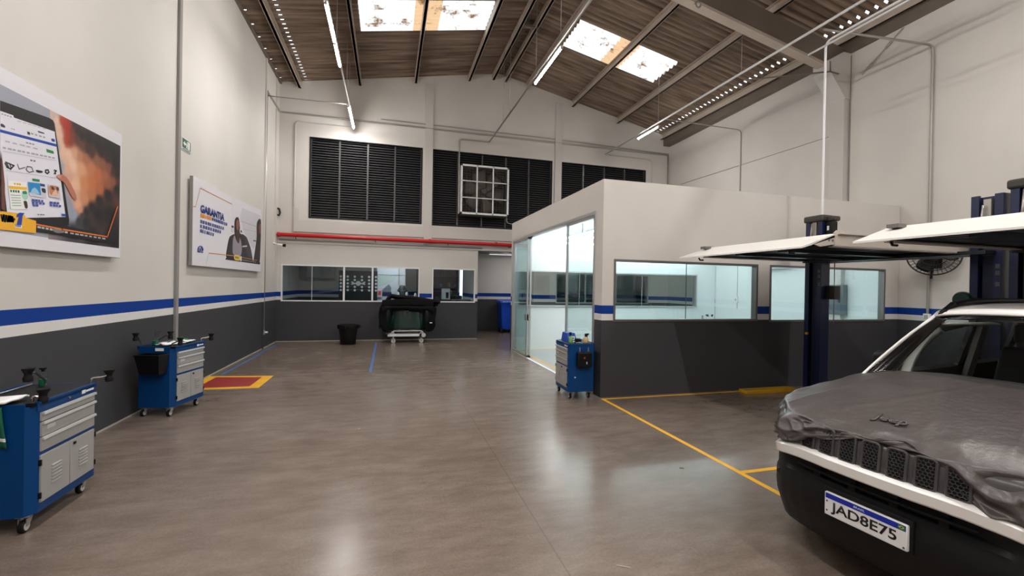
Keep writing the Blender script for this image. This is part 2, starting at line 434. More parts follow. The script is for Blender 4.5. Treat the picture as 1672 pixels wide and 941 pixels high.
# far wall with openings
LOUV = [(-2.29, 0.965, 3.62, 6.0), (1.26, 5.29, 3.6, 6.0), (5.62, 8.89, 3.6, 6.0)]
FWIN = [(-2.99, 0.935, 1.17, 2.245), (1.324, 2.70, 1.17, 2.25), (5.5, 9.1, 1.17, 2.2)]
b = MB()
wall_with_holes(b, 'y', WY, WY+0.2, WX, 10.0, 0, 7.2, LOUV+FWIN+[(2.78, 4.7, 0, 2.94)], M['wall'])
b.prism([(WX, WY, 7.2), (10.0, WY, 7.2), (10.0, WY, roofz(10)+.05), (3.4, WY, 8.75), (WX, WY, roofz(WX)+.05)], (0, 0.2, 0), M['wall'])
struct(b, 'wall_far', fixn=False)
# pilasters and joints
def trim(x0, x1, y0, y1, z0, z1, m=None):
    n = 'trim_%d' % trim.n; trim.n += 1
    q = MB(); q.box(x0, x1, y0, y1, z0, z1); return struct(q, n, m or M['trim'])
trim.n = 1
trim(1.035, 1.275, WY-0.06, WY-0.001, 2.99, 8.02)
trim(5.37, 5.61, WY-0.06, WY-0.001, 2.99, 7.98)
trim(-2.68, -2.55, WY-0.05, WY-0.001, 3.20, 3.88)
trim(WX+0.001, WX+0.035, 7.72, 7.80, 0.0, 7.45, M['col_grey'])
trim(WX+0.001, WX+0.035, 12.52, 12.60, 0.0, 7.45, M['wall'])
trim(WX+0.001, WX+0.03, 13.6, 13.66, 2.0, 7.4, M['wall'])
# raised band above the red pipe
trim(WX+.42, 5.3, WY-0.045, WY-0.001, 3.20, 3.55)
trim(WX, 4.7, WY-0.03, WY-0.001, 2.86, 2.93, M['trim'])
# light line at the foot of the walls
def base(name, P):
    q = MB(); q.box(*P); return struct(q, name, M['base'])
base('baseboard_left', (WX, WX+0.014, YB, WY, 0, 0.016))
base('baseboard_far', (WX, 2.78, WY-0.016, WY-0.0005, 0, 0.016))
# right wall column with corbel under the rafter
b = MB(); b.box(9.52, 9.80, 7.32, 7.66, 0, 6.1)
b.prism([(9.52, 7.30, 5.95), (9.05, 7.30, 6.52), (9.05, 7.30, 6.72), (9.45, 7.30, 6.95), (9.78, 7.30, 6.95), (9.78, 7.30, 5.95)], (0, 0.38, 0))
n = 'trim_%d' % trim.n; trim.n += 1; struct(b, n, M['trim'])
trim(RX(7.1)-0.012, RX(7.1)+0.05, 7.285, 7.30, 0, 6.9, M['col_grey'])

# ---- roof: corrugated fibre-cement sheets, translucent sheets and the daylight gaps at the laps
PER, AMP = 0.177, 0.048
SKY = [(-0.75, 2.35, 10.28, 11.42), (4.55, 7.42, 10.25, 11.42)]
def roof_side(x_lo, x_hi, name):
    q = MB(); NS = 8
    ny = int((14.22+6.1)/PER)
    ys = []
    for k in range(ny*NS+1): ys.append(-6.1 + k*PER/NS)
    xs = sorted({x_lo, x_hi, *[v for sx in SKY for v in sx[:2]],
                 *[sx[0]+(sx[1]-sx[0])*f for sx in SKY for f in (0.40, 0.60)],
                 *( [-3.07, -3.02, -2.44, -2.37, -1.5] if x_lo < 0 else [9.29, 9.38, 8.5, 9.72])})
    xs = [x for x in xs if x_lo <= x <= x_hi]
    idx = [q.mi(M['roof']), q.mi(M['sky']), q.mi(M['skyd'])]
    V = [[q.bm.verts.new((x, y, roofz(x) + 0.02 + AMP*(1-2*abs(math.sin(PI*y/PER))**0.8))) for y in ys] for x in xs]
    for i in range(len(xs)-1):
        xm = (xs[i]+xs[i+1])/2
        for k in range(len(ys)-1):
            ym = (ys[k]+ys[k+1])/2
            c = 1-2*abs(math.sin(PI*ym/PER))
            cell = round(ym/PER)
            if x_lo < 0 and -2.44 < xm < -2.37 and c > -0.1: continue
            if x_lo < 0 and -3.07 < xm < -3.02 and c > 0.3 and cell % 3 == 0: continue
            if x_lo > 0 and 9.29 < xm < 9.38 and c > -0.1: continue
            f = q.bm.faces.new((V[i][k], V[i+1][k], V[i+1][k+1], V[i][k+1])); f.smooth = True
            f.material_index = idx[0]
            for sx in SKY:
                if sx[0] < xm < sx[1] and sx[2] < ym < sx[3]:
                    t = (xm-sx[0])/(sx[1]-sx[0]); f.material_index = idx[2] if 0.40 < t < 0.60 else idx[1]
    return struct(q, name, None, fixn=False, sharp=80)
roof_side(-3.35, 3.4, 'ceiling'); roof_side(3.4, 10.25, 'ceiling_right_slope')
b = MB(); b.tube([(3.4, YB, 8.78), (3.4, 14.2, 8.78)], 0.11, 10); struct(b, 'ceiling_ridge_cap', M['beam'])
# purlins: folded channel sections running along the building
def purlin(x, w=0.085, h=0.20, m=None, zoff=0.0):
    zt = roofz(x)-0.02+zoff; s_ = 1 if x < 3.4 else -1
    q = MB(); sl = 0.185 if x < 3.4 else -0.215
    prof = [(-w/2, 0), (w/2, 0), (w/2, -0.012), (-w/2+0.012, -0.012), (-w/2+0.012, -h+0.012), (w/2, -h+0.012), (w/2, -h), (-w/2, -h)]
    q.prism([(x+px_*s_, YB, zt+pz_) for px_, pz_ in prof], (0, WY+0.05-YB, 0))
    q.box(x-0.03, x+0.03, YB, WY+0.04, zt-h, zt-h+0.006)
    return struct(q, 'roof_purlin', m or M['purlin'])
for x in (-2.57, -0.92, 0.72, 2.40, 3.19, 3.60): purlin(x)
for x in (4.33, 5.99, 7.71, 9.50): purlin(x)
b = MB(); b.box(9.60, 9.86, YB, WY, roofz(9.7)-0.40, roofz(9.7)-0.05); struct(b, 'roof_eave_beam', M['beam'])
b = MB(); b.box(WX, WX+0.06, YB, WY, roofz(WX)-0.07, roofz(WX)-0.02); struct(b, 'roof_eave_plate', M['beam'])
# sloping rafters (I sections) that carry the purlins
def rafter(y):
    q = MB()
    for xa, xb in ((WX, 3.4), (3.4, 9.75)):
        za, zb = roofz(xa)-0.23, roofz(xb)-0.23
        q.hexa([(xa, y-0.10, za-0.62), (xb, y-0.10, zb-0.62), (xb, y+0.10, zb-0.62), (xa, y+0.10, za-0.62), (xa, y-0.10, za-0.56), (xb, y-0.10, zb-0.56), (xb, y+0.10, zb-0.56), (xa, y+0.10, za-0.56)], M['purlin'])
        q.hexa([(xa, y-0.03, za-0.56), (xb, y-0.03, zb-0.56), (xb, y+0.03, zb-0.56), (xa, y+0.03, za-0.56), (xa, y-0.03, za), (xb, y-0.03, zb), (xb, y+0.03, zb), (xa, y+0.03, za)], M['beam'])
    return struct(q, 'roof_rafter')
rafter(7.48); rafter(0.6)
for yb in (2.5, 10.9):                                   # ridge bracing between the twin ridge purlins
    for k in range(1):
        q = MB(); q.box(3.22, 3.57, yb, yb+0.10, roofz(3.4)-0.24, roofz(3.4)-0.2); struct(q, 'roof_tie', M['beam'])

# ================================================================= OFFICE BOX
OWIN = [(3.42, 6.22, 1.19, 2.18), (6.48, 9.26, 1.17, 2.18)]
b = MB(); wall_with_holes(b, 'y', OY, OY+0.06, OX, 9.62, 0, 3.43, OWIN, M['wall']); struct(b, 'wall_office_front', fixn=False)
b = MB(); wall_with_holes(b, 'y', OY+0.06, OY+0.14, OX+0.14, 9.62, 0, 3.2, OWIN, M['white_wall']); struct(b, 'wall_office_front_inner', fixn=False)
DOORH = [(6.50, 11.42, -1, 2.97)]
b = MB(); wall_with_holes(b, 'x', OX, OX+0.06, OY+0.06, OB+0.14, 0, 3.43, DOORH, M['wall']); struct(b, 'wall_office_side', fixn=False)
b = MB(); wall_with_holes(b, 'x', OX+0.06, OX+0.14, OY+0.06, OB, 0, 3.2, DOORH, M['white_wall']); struct(b, 'wall_office_side_inner', fixn=False)
BWIN = [(3.36, 9.06, 1.18, 2.17)]
b = MB(); wall_with_holes(b, 'y', OB, OB+0.08, OX+0.06, 9.75, 0, 3.2, BWIN, M['white_wall']); struct(b, 'wall_office_back', fixn=False)
b = MB(); wall_with_holes(b, 'y', OB+0.08, OB+0.14, OX+0.06, 9.75, 0, 3.43, BWIN, M['wall']); struct(b, 'wall_office_back_outer', fixn=False)
b = MB(); b.hexa([(9.60, OY+.14, 0), (9.66, OY+.14, 0), (9.82, OB, 0), (9.76, OB, 0), (9.60, OY+.14, 3.2), (9.66, OY+.14, 3.2), (9.82, OB, 3.2), (9.76, OB, 3.2)]); struct(b, 'wall_office_right', M['white_wall'])
b = MB(); b.box(OX+0.06, 9.75, OY+0.06, OB+0.08, 3.2, 3.25); struct(b, 'ceiling_office', M['white_wall'])
b = MB(); b.box(OX+0.02, 9.70, OY+0.04, OB, 0.0, 0.004); struct(b, 'floor_office', M['conc'])
b = MB(); b.box(OX-0.006, OX+0.05, 6.5, OB-0.01, 0.0, 0.009); struct(b, 'trim_threshold', M['white'])

def framed_glass(name, axis, c, u0, u1, z0, z1, fw=0.035, dep=0.05, mull=(), fm=None, gm=None, sill=False):
    """a window: aluminium frame as one part, each pane of glass a part"""
    def bx(q, a0, a1, d0, d1, e0, e1, m=None, bev=0.0):
        if axis == 'y': q.box(a0, a1, d0, d1, e0, e1, m, bev)
        else: q.box(d0, d1, a0, a1, e0, e1, m, bev)
    q = MB(); fm = fm or M['alu']
    bx(q, u0, u1, c-dep/2, c+dep/2, z0, z0+fw); bx(q, u0, u1, c-dep/2, c+dep/2, z1-fw, z1)
    bx(q, u0, u0+fw, c-dep/2, c+dep/2, z0+fw, z1-fw); bx(q, u1-fw, u1, c-dep/2, c+dep/2, z0+fw, z1-fw)
    for mm, w in mull:
        dd = dep/2 if w > 0.02 else 0.006
        bx(q, mm-w/2, mm+w/2, c-dd, c+dd, z0+fw, z1-fw)
    w = struct(q, name, fm)
    edges = [u0+fw]+[v for mm, ww in mull for v in (mm-ww/2, mm+ww/2)]+[u1-fw]
    for a, e in zip(edges[0::2], edges[1::2]):
        g = MB(); bx(g, a, e, c-0.004, c+0.004, z0+fw, z1-fw); g.build('window_pane', gm or M['glass'], w)
    return w
# louvred openings, each with a frame and louvre leaves
for k, (x0, x1, z0, z1) in enumerate(LOUV):
    q = MB(); y0, y1 = WY-0.012, WY+0.11
    q.box(x0, x1, y0, y1, z0, z0+0.03); q.box(x0, x1, y0, y1, z1-0.03, z1); q.box(x0, x0+0.03, y0, y1, z0, z1); q.box(x1-0.03, x1, y0, y1, z0, z1)
    q.box(x0, x1, WY+0.16, WY+0.19, z0, z1, M['dark'])
    w = struct(q, 'window_%d' % (k+1), M['louver'])
    nl = 4 if k != 1 else 5
    for j in range(nl):
        a = x0+0.03+(x1-x0-0.06)*j/nl; e = x0+0.03+(x1-x0-0.06)*(j+1)/nl
        g = MB(); pitch = 0.0735; nn = int((z1-z0-0.06)/pitch)
        for i in range(nn+1):
            zz = z0+0.03+i*pitch
            zt = min(zz+0.060, z1-0.02)
            g.hexa([(a+.02, WY+0.02, zz), (e-.02, WY+0.02, zz), (e-.02, WY+0.03, zz), (a+.02, WY+0.03, zz), (a+.02, WY+0.095, zt), (e-.02, WY+0.095, zt), (e-.02, WY+0.105, zt), (a+.02, WY+0.105, zt)])
        g.box(a, a+0.024, WY+0.03, WY+0.12, z0+.03, z1-.03); g.box(e-0.024, e, WY+0.03, WY+0.12, z0+.03, z1-.03)
        g.build('louver_leaf', M['louver'], w)
# far wall windows
framed_glass('window_4', 'y', WY+0.03, *FWIN[0], mull=((at(509, 470, 1, WY).x, 0.012), (at(561.5, 470, 1, WY).x, 0.05), (at(608, 470, 1, WY).x, 0.05)), gm=M['glass2'], fm=M['white'], dep=0.09)
framed_glass('window_5', 'y', WY+0.03, *FWIN[1], gm=M['glass2'], fm=M['white'], dep=0.09)
framed_glass('window_6', 'y', WY+0.03, *FWIN[2], mull=((6.6, 0.05), (7.8, 0.05)), gm=M['glass2'])
# office windows
framed_glass('window_7', 'y', OY+0.045, *OWIN[0], mull=((at(1123, 470, 1, OY).x, 0.008),), fm=M['alu_dark'], dep=0.11)
framed_glass('window_8', 'y', OY+0.045, *OWIN[1], mull=((7.72, 0.008),), fm=M['alu_dark'], dep=0.11)
framed_glass('window_9', 'y', OB+0.04, *BWIN[0], mull=((5.2, 0.012), (7.2, 0.012)), dep=0.18)
# sliding glass door
q = MB()
q.box(OX-0.012, OX+0.10, 6.50, 11.42, 2.91, 2.97); q.box(OX-0.012, OX+0.10, 6.50, 6.54, 0, 2.91); q.box(OX-0.012, OX+0.10, 11.37, 11.42, 0, 2.91)
dr = struct(q, 'door_1', M['alu'])
def door_leaf(y0, y1, x, bar, locky=None, nm='door_leaf'):
    g = MB(); g.box(x, x+0.035, y0, y0+bar, 0.02, 2.91); g.box(x, x+0.035, y1-bar, y1, 0.02, 2.91); g.box(x, x+0.035, y0, y1, 2.87, 2.91); g.box(x, x+0.035, y0, y1, 0.012, 0.06)
    l = g.build(nm, M['alu'], dr)
    g = MB(); g.box(x+0.014, x+0.022, y0+bar, y1-bar, 0.06, 2.87); g.build('door_pane', M['glass'], l)
    if locky is not None:
        g = MB(); g.box(x-0.02, x+0.055, locky-0.05, locky+0.05, 0.90, 1.06, None, 0.008); g.build('door_lock', M['steel'], l)
door_leaf(10.10, 11.37, OX+0.0, 0.05, 10.15)
door_leaf(10.04, 11.25, OX+0.05, 0.045)
door_leaf(6.54, 7.72, OX+0.0, 0.04)

# ================================================================= CORRIDOR AND BACK ROOM
b = MB(); b.box(2.70, 2.78, WY+0.2, 16.45, 0, 2.95); struct(b, 'wall_corridor_left', M['wall'])
b = MB(); b.box(2.70, 5.4, 16.45, 16.55, 0, 2.95); struct(b, 'wall_corridor_back', M['wall'])
b = MB(); b.box(5.3, 5.4, WY+0.2, 16.45, 0, 2.95); struct(b, 'wall_corridor_right', M['wall'])
b = MB(); b.box(2.70, 5.4, WY+0.2, 16.55, 2.95, 3.0); struct(b, 'ceiling_corridor', flat((120, 120, 120)))
b = MB(); b.box(WX-0.1, 2.70, 17.2, 17.3, 0, 2.95); struct(b, 'wall_back_room', M['wall'])
b = MB(); b.box(WX-0.1, WX, WY+0.2, 17.2, 0, 2.95); struct(b, 'wall_back_room_left', M['wall'])
b = MB(); b.box(WX-0.1, 2.70, WY+0.2, 17.3, 2.95, 3.0); struct(b, 'ceiling_back_room', flat((150, 150, 150)))
b = MB(); b.box(5.4, 9.9, 16.0, 16.1, 0, 2.6); b.box(9.8, 9.9, WY+.2, 16.0, 0, 2.6); b.box(5.4, 9.9, WY+.2, 16.1, 2.6, 2.65); struct(b, 'wall_store_room', M['wall'])
# ================================================================= LIGHTS AND CONDUITS
def wires(q, x, ys, z):
    for y in ys: q.tube([(x, y, z), (x, y, roofz(x)-0.12)], 0.006, 5)
def conduit(name, label, pts, r=0.019, group=None, cat='conduit', m=None, rb=0.08, clips=()):
    t = MB(); t.tube(bend(pts, rb), r, 8)
    for c in clips: t.box(c[0]-.03, c[0]+.03, c[1]-.03, c[1]+.03, c[2]-.012, c[2]+.012)
    return tag(t.build(name, m or M['steel']), label, cat, group)
def tube_light(label, x, y0, y1, z, dx=0.0):
    """a batten lamp hung under the conduit: housing, glowing tube and end caps"""
    t = thing('tube_light', label, 'lamp', (x+dx, (y0+y1)/2, z), 0, 'tube lights hung from the roof conduits')
    L = (y1-y0)/2
    q = MB(); q.box(-0.03, 0.03, -L, L, 0.018, 0.045, None, 0.006); q.build('housing', M['white'], t)
    q = MB(); prof = [(0.026*math.sin(a), 0.012-0.024*math.cos(a)) for a in [math.radians(d) for d in (-100, -70, -45, -20, 0, 20, 45, 70, 100)]]
    prof = [(px_, 0.012+(pz_-0.016)*0.5) for px_, pz_ in prof]
    q.prism([(px_, -L+0.03, pz_) for px_, pz_ in prof], (0, 2*L-0.06, 0)); q.build('tube', M['tube'], t)
    for s in (-1, 1):
        q = MB(); q.cyl((0, s*(L-0.03), -0.004), (0, s*L, -0.004), 0.024, 10); q.build('end_cap', M['alu'], t)
    q = MB()
    for s in (-0.7, 0.7): q.tube([(0, s*L, 0.045), (-dx, s*L, 0.11)], 0.006, 5)
    islands(q, 'hanger', M['steel'], t)
    return t
ZC = 6.40
XL, XM, XR = -1.06, 3.08, 7.24
for x, y1, nm in ((XL, 13.95, 'left'), (XM, 13.98, 'middle'), (XR, 13.98, 'right')):
    q = MB(); q.tube([(x, YB+0.2, ZC), (x, y1, ZC)], 0.024, 8)
    c = q.build('lamp_conduit', M['white'] if nm == 'right' else M['steel'])
    tag(c, {'left': 'long grey conduit rail carrying lamps nearest the poster wall', 'middle': 'long grey conduit rail under the roof ridge carrying one lit lamp', 'right': 'long grey conduit rail over the glass office roof'}[nm], 'conduit')
    q = MB(); wires(q, x, [7.85, 9.3, 11.5, 12.2] if nm != 'right' else [7.82, 10.85, 4.0], ZC); islands(q, 'suspension_wire', M['steel'], c)
tube_light('lit tube lamp on the poster side rail, farther of the near pair', XL, 9.00, 9.95, ZC-0.11)
tube_light('long lit tube lamp on the poster side rail nearest the camera', XL, 7.75, 8.98, ZC-0.11)
tube_light('lit tube lamp high beside the far louvred wall, left rail end', XL, 12.1, 13.75, ZC-0.11)
tube_light('lit tube lamp on the middle rail below the right hand skylight', XM+0.03, 7.85, 9.45, ZC-0.11)
tube_light('lit tube lamp on the right rail above the office roof', XR+0.03, 10.85, 11.95, ZC-0.11)
for x in (XL, XM, XR):                                # the same lamps go on along the rails behind the camera
    for y in ((4.0, 1.2, -1.6, -4.4) if x != XR else (3.2, 0.4, -3.0)):
        tube_light('lit tube lamp on the rails overhead, outside the picture', x, y-0.75, y+0.75, ZC-0.11)

conduit('wall_conduit', 'tall thin conduit down the left wall to a grey outlet box', [(WX+0.03, 12.6, 6.62), (WX+0.03, 12.6, 0.45)])
conduit('wall_conduit', 'grey conduit from the left wall round the corner along the whole far wall', [(WX+0.03, 12.6, 6.62), (WX+0.03, 14.0, 6.62), (9.8, 14.0, 6.62)], 0.026, rb=.04)
conduit('wall_conduit', 'thinner conduit running just above the long far wall pipe', [(-0.3, 14.0, 6.74), (5.4, 14.0, 6.74), (9.8, 14.0, 6.66)], 0.016)
conduit('wall_conduit', 'thin horizontal conduit from left wall bracket to lamp rail', [(WX+0.04, 12.6, 6.50), (XL, 12.25, ZC)], 0.014)
conduit('wall_conduit', 'bent white conduit left of the louvres dropping to the ledge', [(XL, 13.98, 6.41), (-2.67, 14.01, 6.41), (-2.67, 14.01, 3.9)], 0.022, m=M['trim'], rb=.15)
conduit('wall_conduit', 'bent conduit from middle lamp rail down beside the exhaust fan', [(XM, 13.98, ZC), (2.11, 14.0, 6.39), (2.11, 13.97, 4.0)], 0.02)
conduit('wall_conduit', 'bent conduit from right lamp rail down behind the office roof', [(XR, 13.98, ZC), (9.12, 14.0, 6.40), (9.12, 14.0, 3.2)], 0.018, m=M['trim'], rb=.15)
conduit('wall_conduit', 'conduit down the far right corner from the long wall pipe', [(9.78, 14.0, 6.62), (9.78, 14.0, 3.2)], 0.016)
conduit('wall_conduit', 'small pipe below the exhaust fan ending at the office roof', [(3.70, 13.98, 4.0), (3.70, 13.98, 3.80), (3.95, 13.98, 3.76)], 0.016)
conduit('wall_conduit', 'conduit branching from right rail and dropping down the right wall behind office', [(XR, 10.55, ZC), (RX(10.5)-.03, 10.5, 6.36), (RX(10.5)-.03, 10.5, 1.2)], 0.016, rb=.12)
conduit('wall_conduit', 'conduit from right rail down the right wall to the wall fan outlet', [(XR, 5.95, 6.30), (RX(5.74)-.03, 5.74, 6.30), (RX(5.74)-.03, 5.74, 1.32)], 0.021, rb=.12)
conduit('lift_conduit', 'white conduit dropping from the roof onto the office side lift post', [(6.93, 2.2, 5.88), (6.93, 5.66, 5.88), (6.93, 5.66, 2.98)], 0.018, m=M['white'], rb=.12)
conduit('lift_conduit', 'short parallel conduit stub above the office side lift post', [(6.90, 2.2, 5.80), (6.90, 5.95, 5.80)], 0.017, m=M['white'])
conduit('lift_conduit', 'white conduit dropping onto the lift post at right frame edge', [(7.0, 3.24, 6.6), (7.0, 3.24, 3.0)], 0.02, m=M['white'])
conduit('wall_wire', 'thin straight wire along the right wall above the office roof', [(RX(7.7)-.01, 7.68, 5.28), (RX(13.2)-.01, 13.3, 5.42)], 0.008)
p0 = at(1475, 45, 0, 9.60); p1 = at(1408, 122, 0, 9.60)
q = MB(); q.tube([p0, p1], 0.012, 6)
for t in (0.35, 0.8): c = p0.lerp(p1, t); q.tube([c-(p1-p0).normalized()*.06, c+(p1-p0).normalized()*.06], 0.024, 6)
tag(q.build('tie_rod', M['steel']), 'slanted loose rod with turnbuckles high on the right wall', 'rod')
q = MB(); q.tube([(9.25, 7.25, 6.42), (8.95, 7.2, 6.40), (8.2, 8.6, 6.75)], 0.016, 6); q.tube([(8.95, 7.2, 6.40), (8.95, 7.2, 6.62)], 0.012, 6)
tag(q.build('tie_rod', M['beam']), 'dark brace rod under the rafter end at the right column', 'rod')
q = MB(); q.lathe([(0.045, -0.02), (0.07, -0.02), (0.07, 0.02), (0.045, 0.02), (0.045, -0.02)], (0, 0, 0), 'y', 16, capends=False)
rr = q.build('lifting_ring', M['steel']); c = at(1139, 8, 1, 7.36); rr.location = c
tag(rr, 'small pale metal ring on the rafter flange under the roof', 'ring')
# outlet box with plug at the foot of the left pipe
t = thing('outlet_box', 'small grey outlet box with plug at foot of left wall conduit', 'outlet', (WX, 12.6, 0.42))
q = MB(); q.box(0, 0.06, -0.05, 0.05, -0.055, 0.055, None, 0.006); q.build('box', M['steel'], t)
q = MB(); q.cyl((0.06, 0.01, 0), (0.12, 0.01, 0), 0.026, 12); q.build('plug', M['white'], t)
# red fire pipe
t = thing('fire_pipe', 'long red fire pipe across the far wall', 'pipe', (WX, 13.93, 3.09))
q = MB(); q.tube([(0.02, 0, 0), (7.6, 0, -0.02)], 0.055, 14); q.build('pipe', M['red'], t)
for x in (4.32, 6.45, 0.05): q = MB(); q.tube([(x-.03, 0, -.005), (x+.03, 0, -.005)], 0.068, 14); q.build('coupling', M['red'], t)
for x in (0.5, 2.7, 4.9, 6.9): q = MB(); q.tube([(x, 0, -.06), (x, 0.06, -0.10), (x, 0.11, -.10)], 0.012, 6); q.build('pipe_bracket', M['beam'], t)
conduit('wall_conduit', 'grey trunking along the far wall just under the red pipe', [(WX+.05, 13.98, 2.96), (2.9, 13.98, 2.94)], 0.02)
# security camera
t = thing('security_camera', 'small black tipped security camera on white arm in far left corner', 'camera', (WX, 13.55, 2.80))
q = MB(); q.tube([(0, 0, 0), (0.16, 0.10, -0.03)], 0.014, 8); q.cyl((0, 0, 0), (0.02, 0.01, 0), 0.035, 12); q.build('arm', M['white'], t)
q = MB(); q.tube([(0.10, 0.08, -0.03), (0.24, 0.05, -0.045)], 0.035, 12); q.build('body', M['white'], t)
q = MB(); q.tube([(0.24, 0.05, -0.045), (0.30, 0.038, -0.052)], [0.038, 0.045], 12); q.build('hood', M['black'], t)
t = thing('wall_hook', 'small black hook fitting on the corner wall above the red pipe', 'hook', (WX, 13.97, 3.75))
q = MB(); q.tube([(0, 0, -0.10), (0.05, 0, -0.11), (0.07, 0, -0.03), (0.05, 0, 0.07), (0, 0, 0.09)], 0.026, 8); q.build('hook', M['black'], t)
# exit sign
Y0, Y1, Z0, Z1 = 7.90, 8.20, 3.76, 3.93
t = thing('exit_sign', 'small green emergency exit sign on the left wall', 'sign', (WX, 8.05, 3.84))
q = MB(); q.box(0.0, 0.012, -.155, .155, -.095, .095); q.build('plate', M['white'], t)
q = MB(); q.box(0.012, 0.0135, -.145, .145, -.06, .085); q.box(0.012, 0.0135, -.145, .145, -.086, -.072); q.build('panel', flat((38, 92, 62)), t)
q = MB(); X_ = 0.0136; e = 0.001
q.prism([(X_, .05, -.05), (X_, .11, -.05), (X_, .11, .07), (X_, .05, .07)], (e, 0, 0))
q.prism([(X_, -.12, .01), (X_, -.06, .05), (X_, -.06, .025), (X_, -.02, .025), (X_, -.02, -.005), (X_, -.06, -.005), (X_, -.06, -.03)], (e, 0, 0))
q.prism([(X_, .0, .03), (X_, .035, .03), (X_, .035, -.05), (X_, .02, -.05), (X_, .01, -.01), (X_, -.01, -.05), (X_, -.022, -.05)], (e, 0, 0))
q.lathe([(0.014, 0), (0.014, e)], (X_, .02, .05), 'x', 12)
q.build('pictogram', M['white'], t)
# exhaust fan on the middle louvres
t = thing('exhaust_fan', 'big white framed exhaust fan mounted over the middle louvres', 'fan', (2.885, 13.60, 4.73))
W2, H2 = 0.775, 0.775
q = MB()
for s in (-1, 1):
    q.box(s*W2, s*(W2-.055), 0, 0.06, -H2, H2); q.box(-W2, W2, 0, 0.06, s*H2, s*(H2-.055))
for k in (-1, 1): q.box(k*W2/3-.018, k*W2/3+.018, 0.0, 0.035, -H2, H2); q.box(-W2, W2, 0.0, 0.03, k*H2/3-.012, k*H2/3+.012)
q.build('front_frame', M['white'], t)
q = MB()
for s in (-1, 1): q.box(s*W2, s*(W2-.03), 0.06, 0.40, -H2, H2); q.box(-W2, W2, 0.06, 0.40, s*H2, s*(H2-.03))
q.build('housing', M['steel'], t)
q = MB()
for k in range(-17, 18): q.tube([(-W2+.05, 0.045, k*H2/18), (W2-.05, 0.045, k*H2/18)], 0.004, 4)
for k in range(-7, 8): q.tube([(k*W2/8, 0.05, -H2+.05), (k*W2/8, 0.05, H2-.05)], 0.004, 4)
q.build('wire_grille', flat((110, 104, 98)), t)
q = MB(); q.lathe([(0.08, 0.12), (0.11, 0.16), (0.11, 0.3), (0.06, 0.34)], (0, 0, 0), 'y', 16); q.build('motor', flat((70, 66, 62)), t)
for k in range(6):
    R = Matrix.Rotation(k*PI/3+.2, 4, 'Y'); q = MB()
    rows = []
    for i in range(6):
        r = 0.10+0.56*i/5; w = 0.10+0.13*i/5
        rows.append([R @ Vector((r, 0.24+0.06*j, w*j)) for j in (-1, -.33, .33, 1)])
    q.grid(rows); q.build('fan_blade', flat((92, 84, 78)), t, solid=0.006)
q = MB(); q.lathe([(0.70, 0.12), (0.72, 0.36)], (0, 0, 0), 'y', 32, capends=False); q.build('shroud', M['black'], t, solid=0.008)

# office lamps
def olamp(label, a, c):
    t = thing('office_tube_light', label, 'lamp', a, 0, 'tube lights in the office')
    v = Vector(c)-Vector(a)
    q = MB(); q.tube([(0, 0, 0), v], 0.022, 10); q.build('tube', M['tube_o'], t)
    q = MB(); n = 3
    for k in range(n):
        p = v*(k+.5)/n; q.tube([p, p+Vector((0, 0, 0.24))], 0.01, 6)
    q.tube([Vector((0, 0, .03)), v+Vector((0, 0, .03))], 0.014, 6)
    q.build('hanger', M['steel'], t)
ZO = 2.93
olamp('lit tube running front to back behind the office glass door', (4.2, 7.1, ZO), (4.2, 11.2, ZO))
olamp('lit tube across the office near its back wall', (4.2, 11.2, ZO), (9.0, 11.2, ZO))
olamp('lit tube across the office, nearer than the back one', (4.2, 9.7, ZO), (9.0, 9.7, ZO))
olamp('lit tube across the office close behind the front windows', (4.2, 7.4, ZO), (9.0, 7.4, ZO))
# corridor lamp
t = thing('corridor_light', 'white batten light over the corridor opening', 'lamp', (4.1, 15.6, 2.93))
q = MB(); q.box(-.62, .62, -.09, .09, -.06, 0.02, None, 0.015); q.build('housing', M['white'], t)
q = MB(); q.box(-.58, .58, -.07, .07, -.068, -.06); q.build('diffuser', M['tube_d'], t)
t = thing('corridor_light', 'added unseen batten brightening the corridor from behind the office corner', 'lamp', (4.85, 15.0, 2.9))  # extra lamp out of view, added to brighten the corridor back wall
q = MB(); q.box(-.3, .3, -.06, .06, 0, .05); q.build('housing', M['white'], t)
q = MB(); q.box(-.28, .28, -.04, .04, -.01, 0); q.build('tube', M['fill_corr'], t)
t = thing('office_tube_light', 'added unseen batten brightening the back room behind the far wall', 'lamp', (0.2, 14.38, 2.88))  # unseen fill lamp, added so the back room reads through its windows
q = MB(); q.box(-.6, .6, -.06, .06, 0, .05); q.build('housing', M['white'], t)
q = MB(); q.box(-.55, .55, -.04, .04, -.01, 0); q.build('tube', M['fill_room'], t)

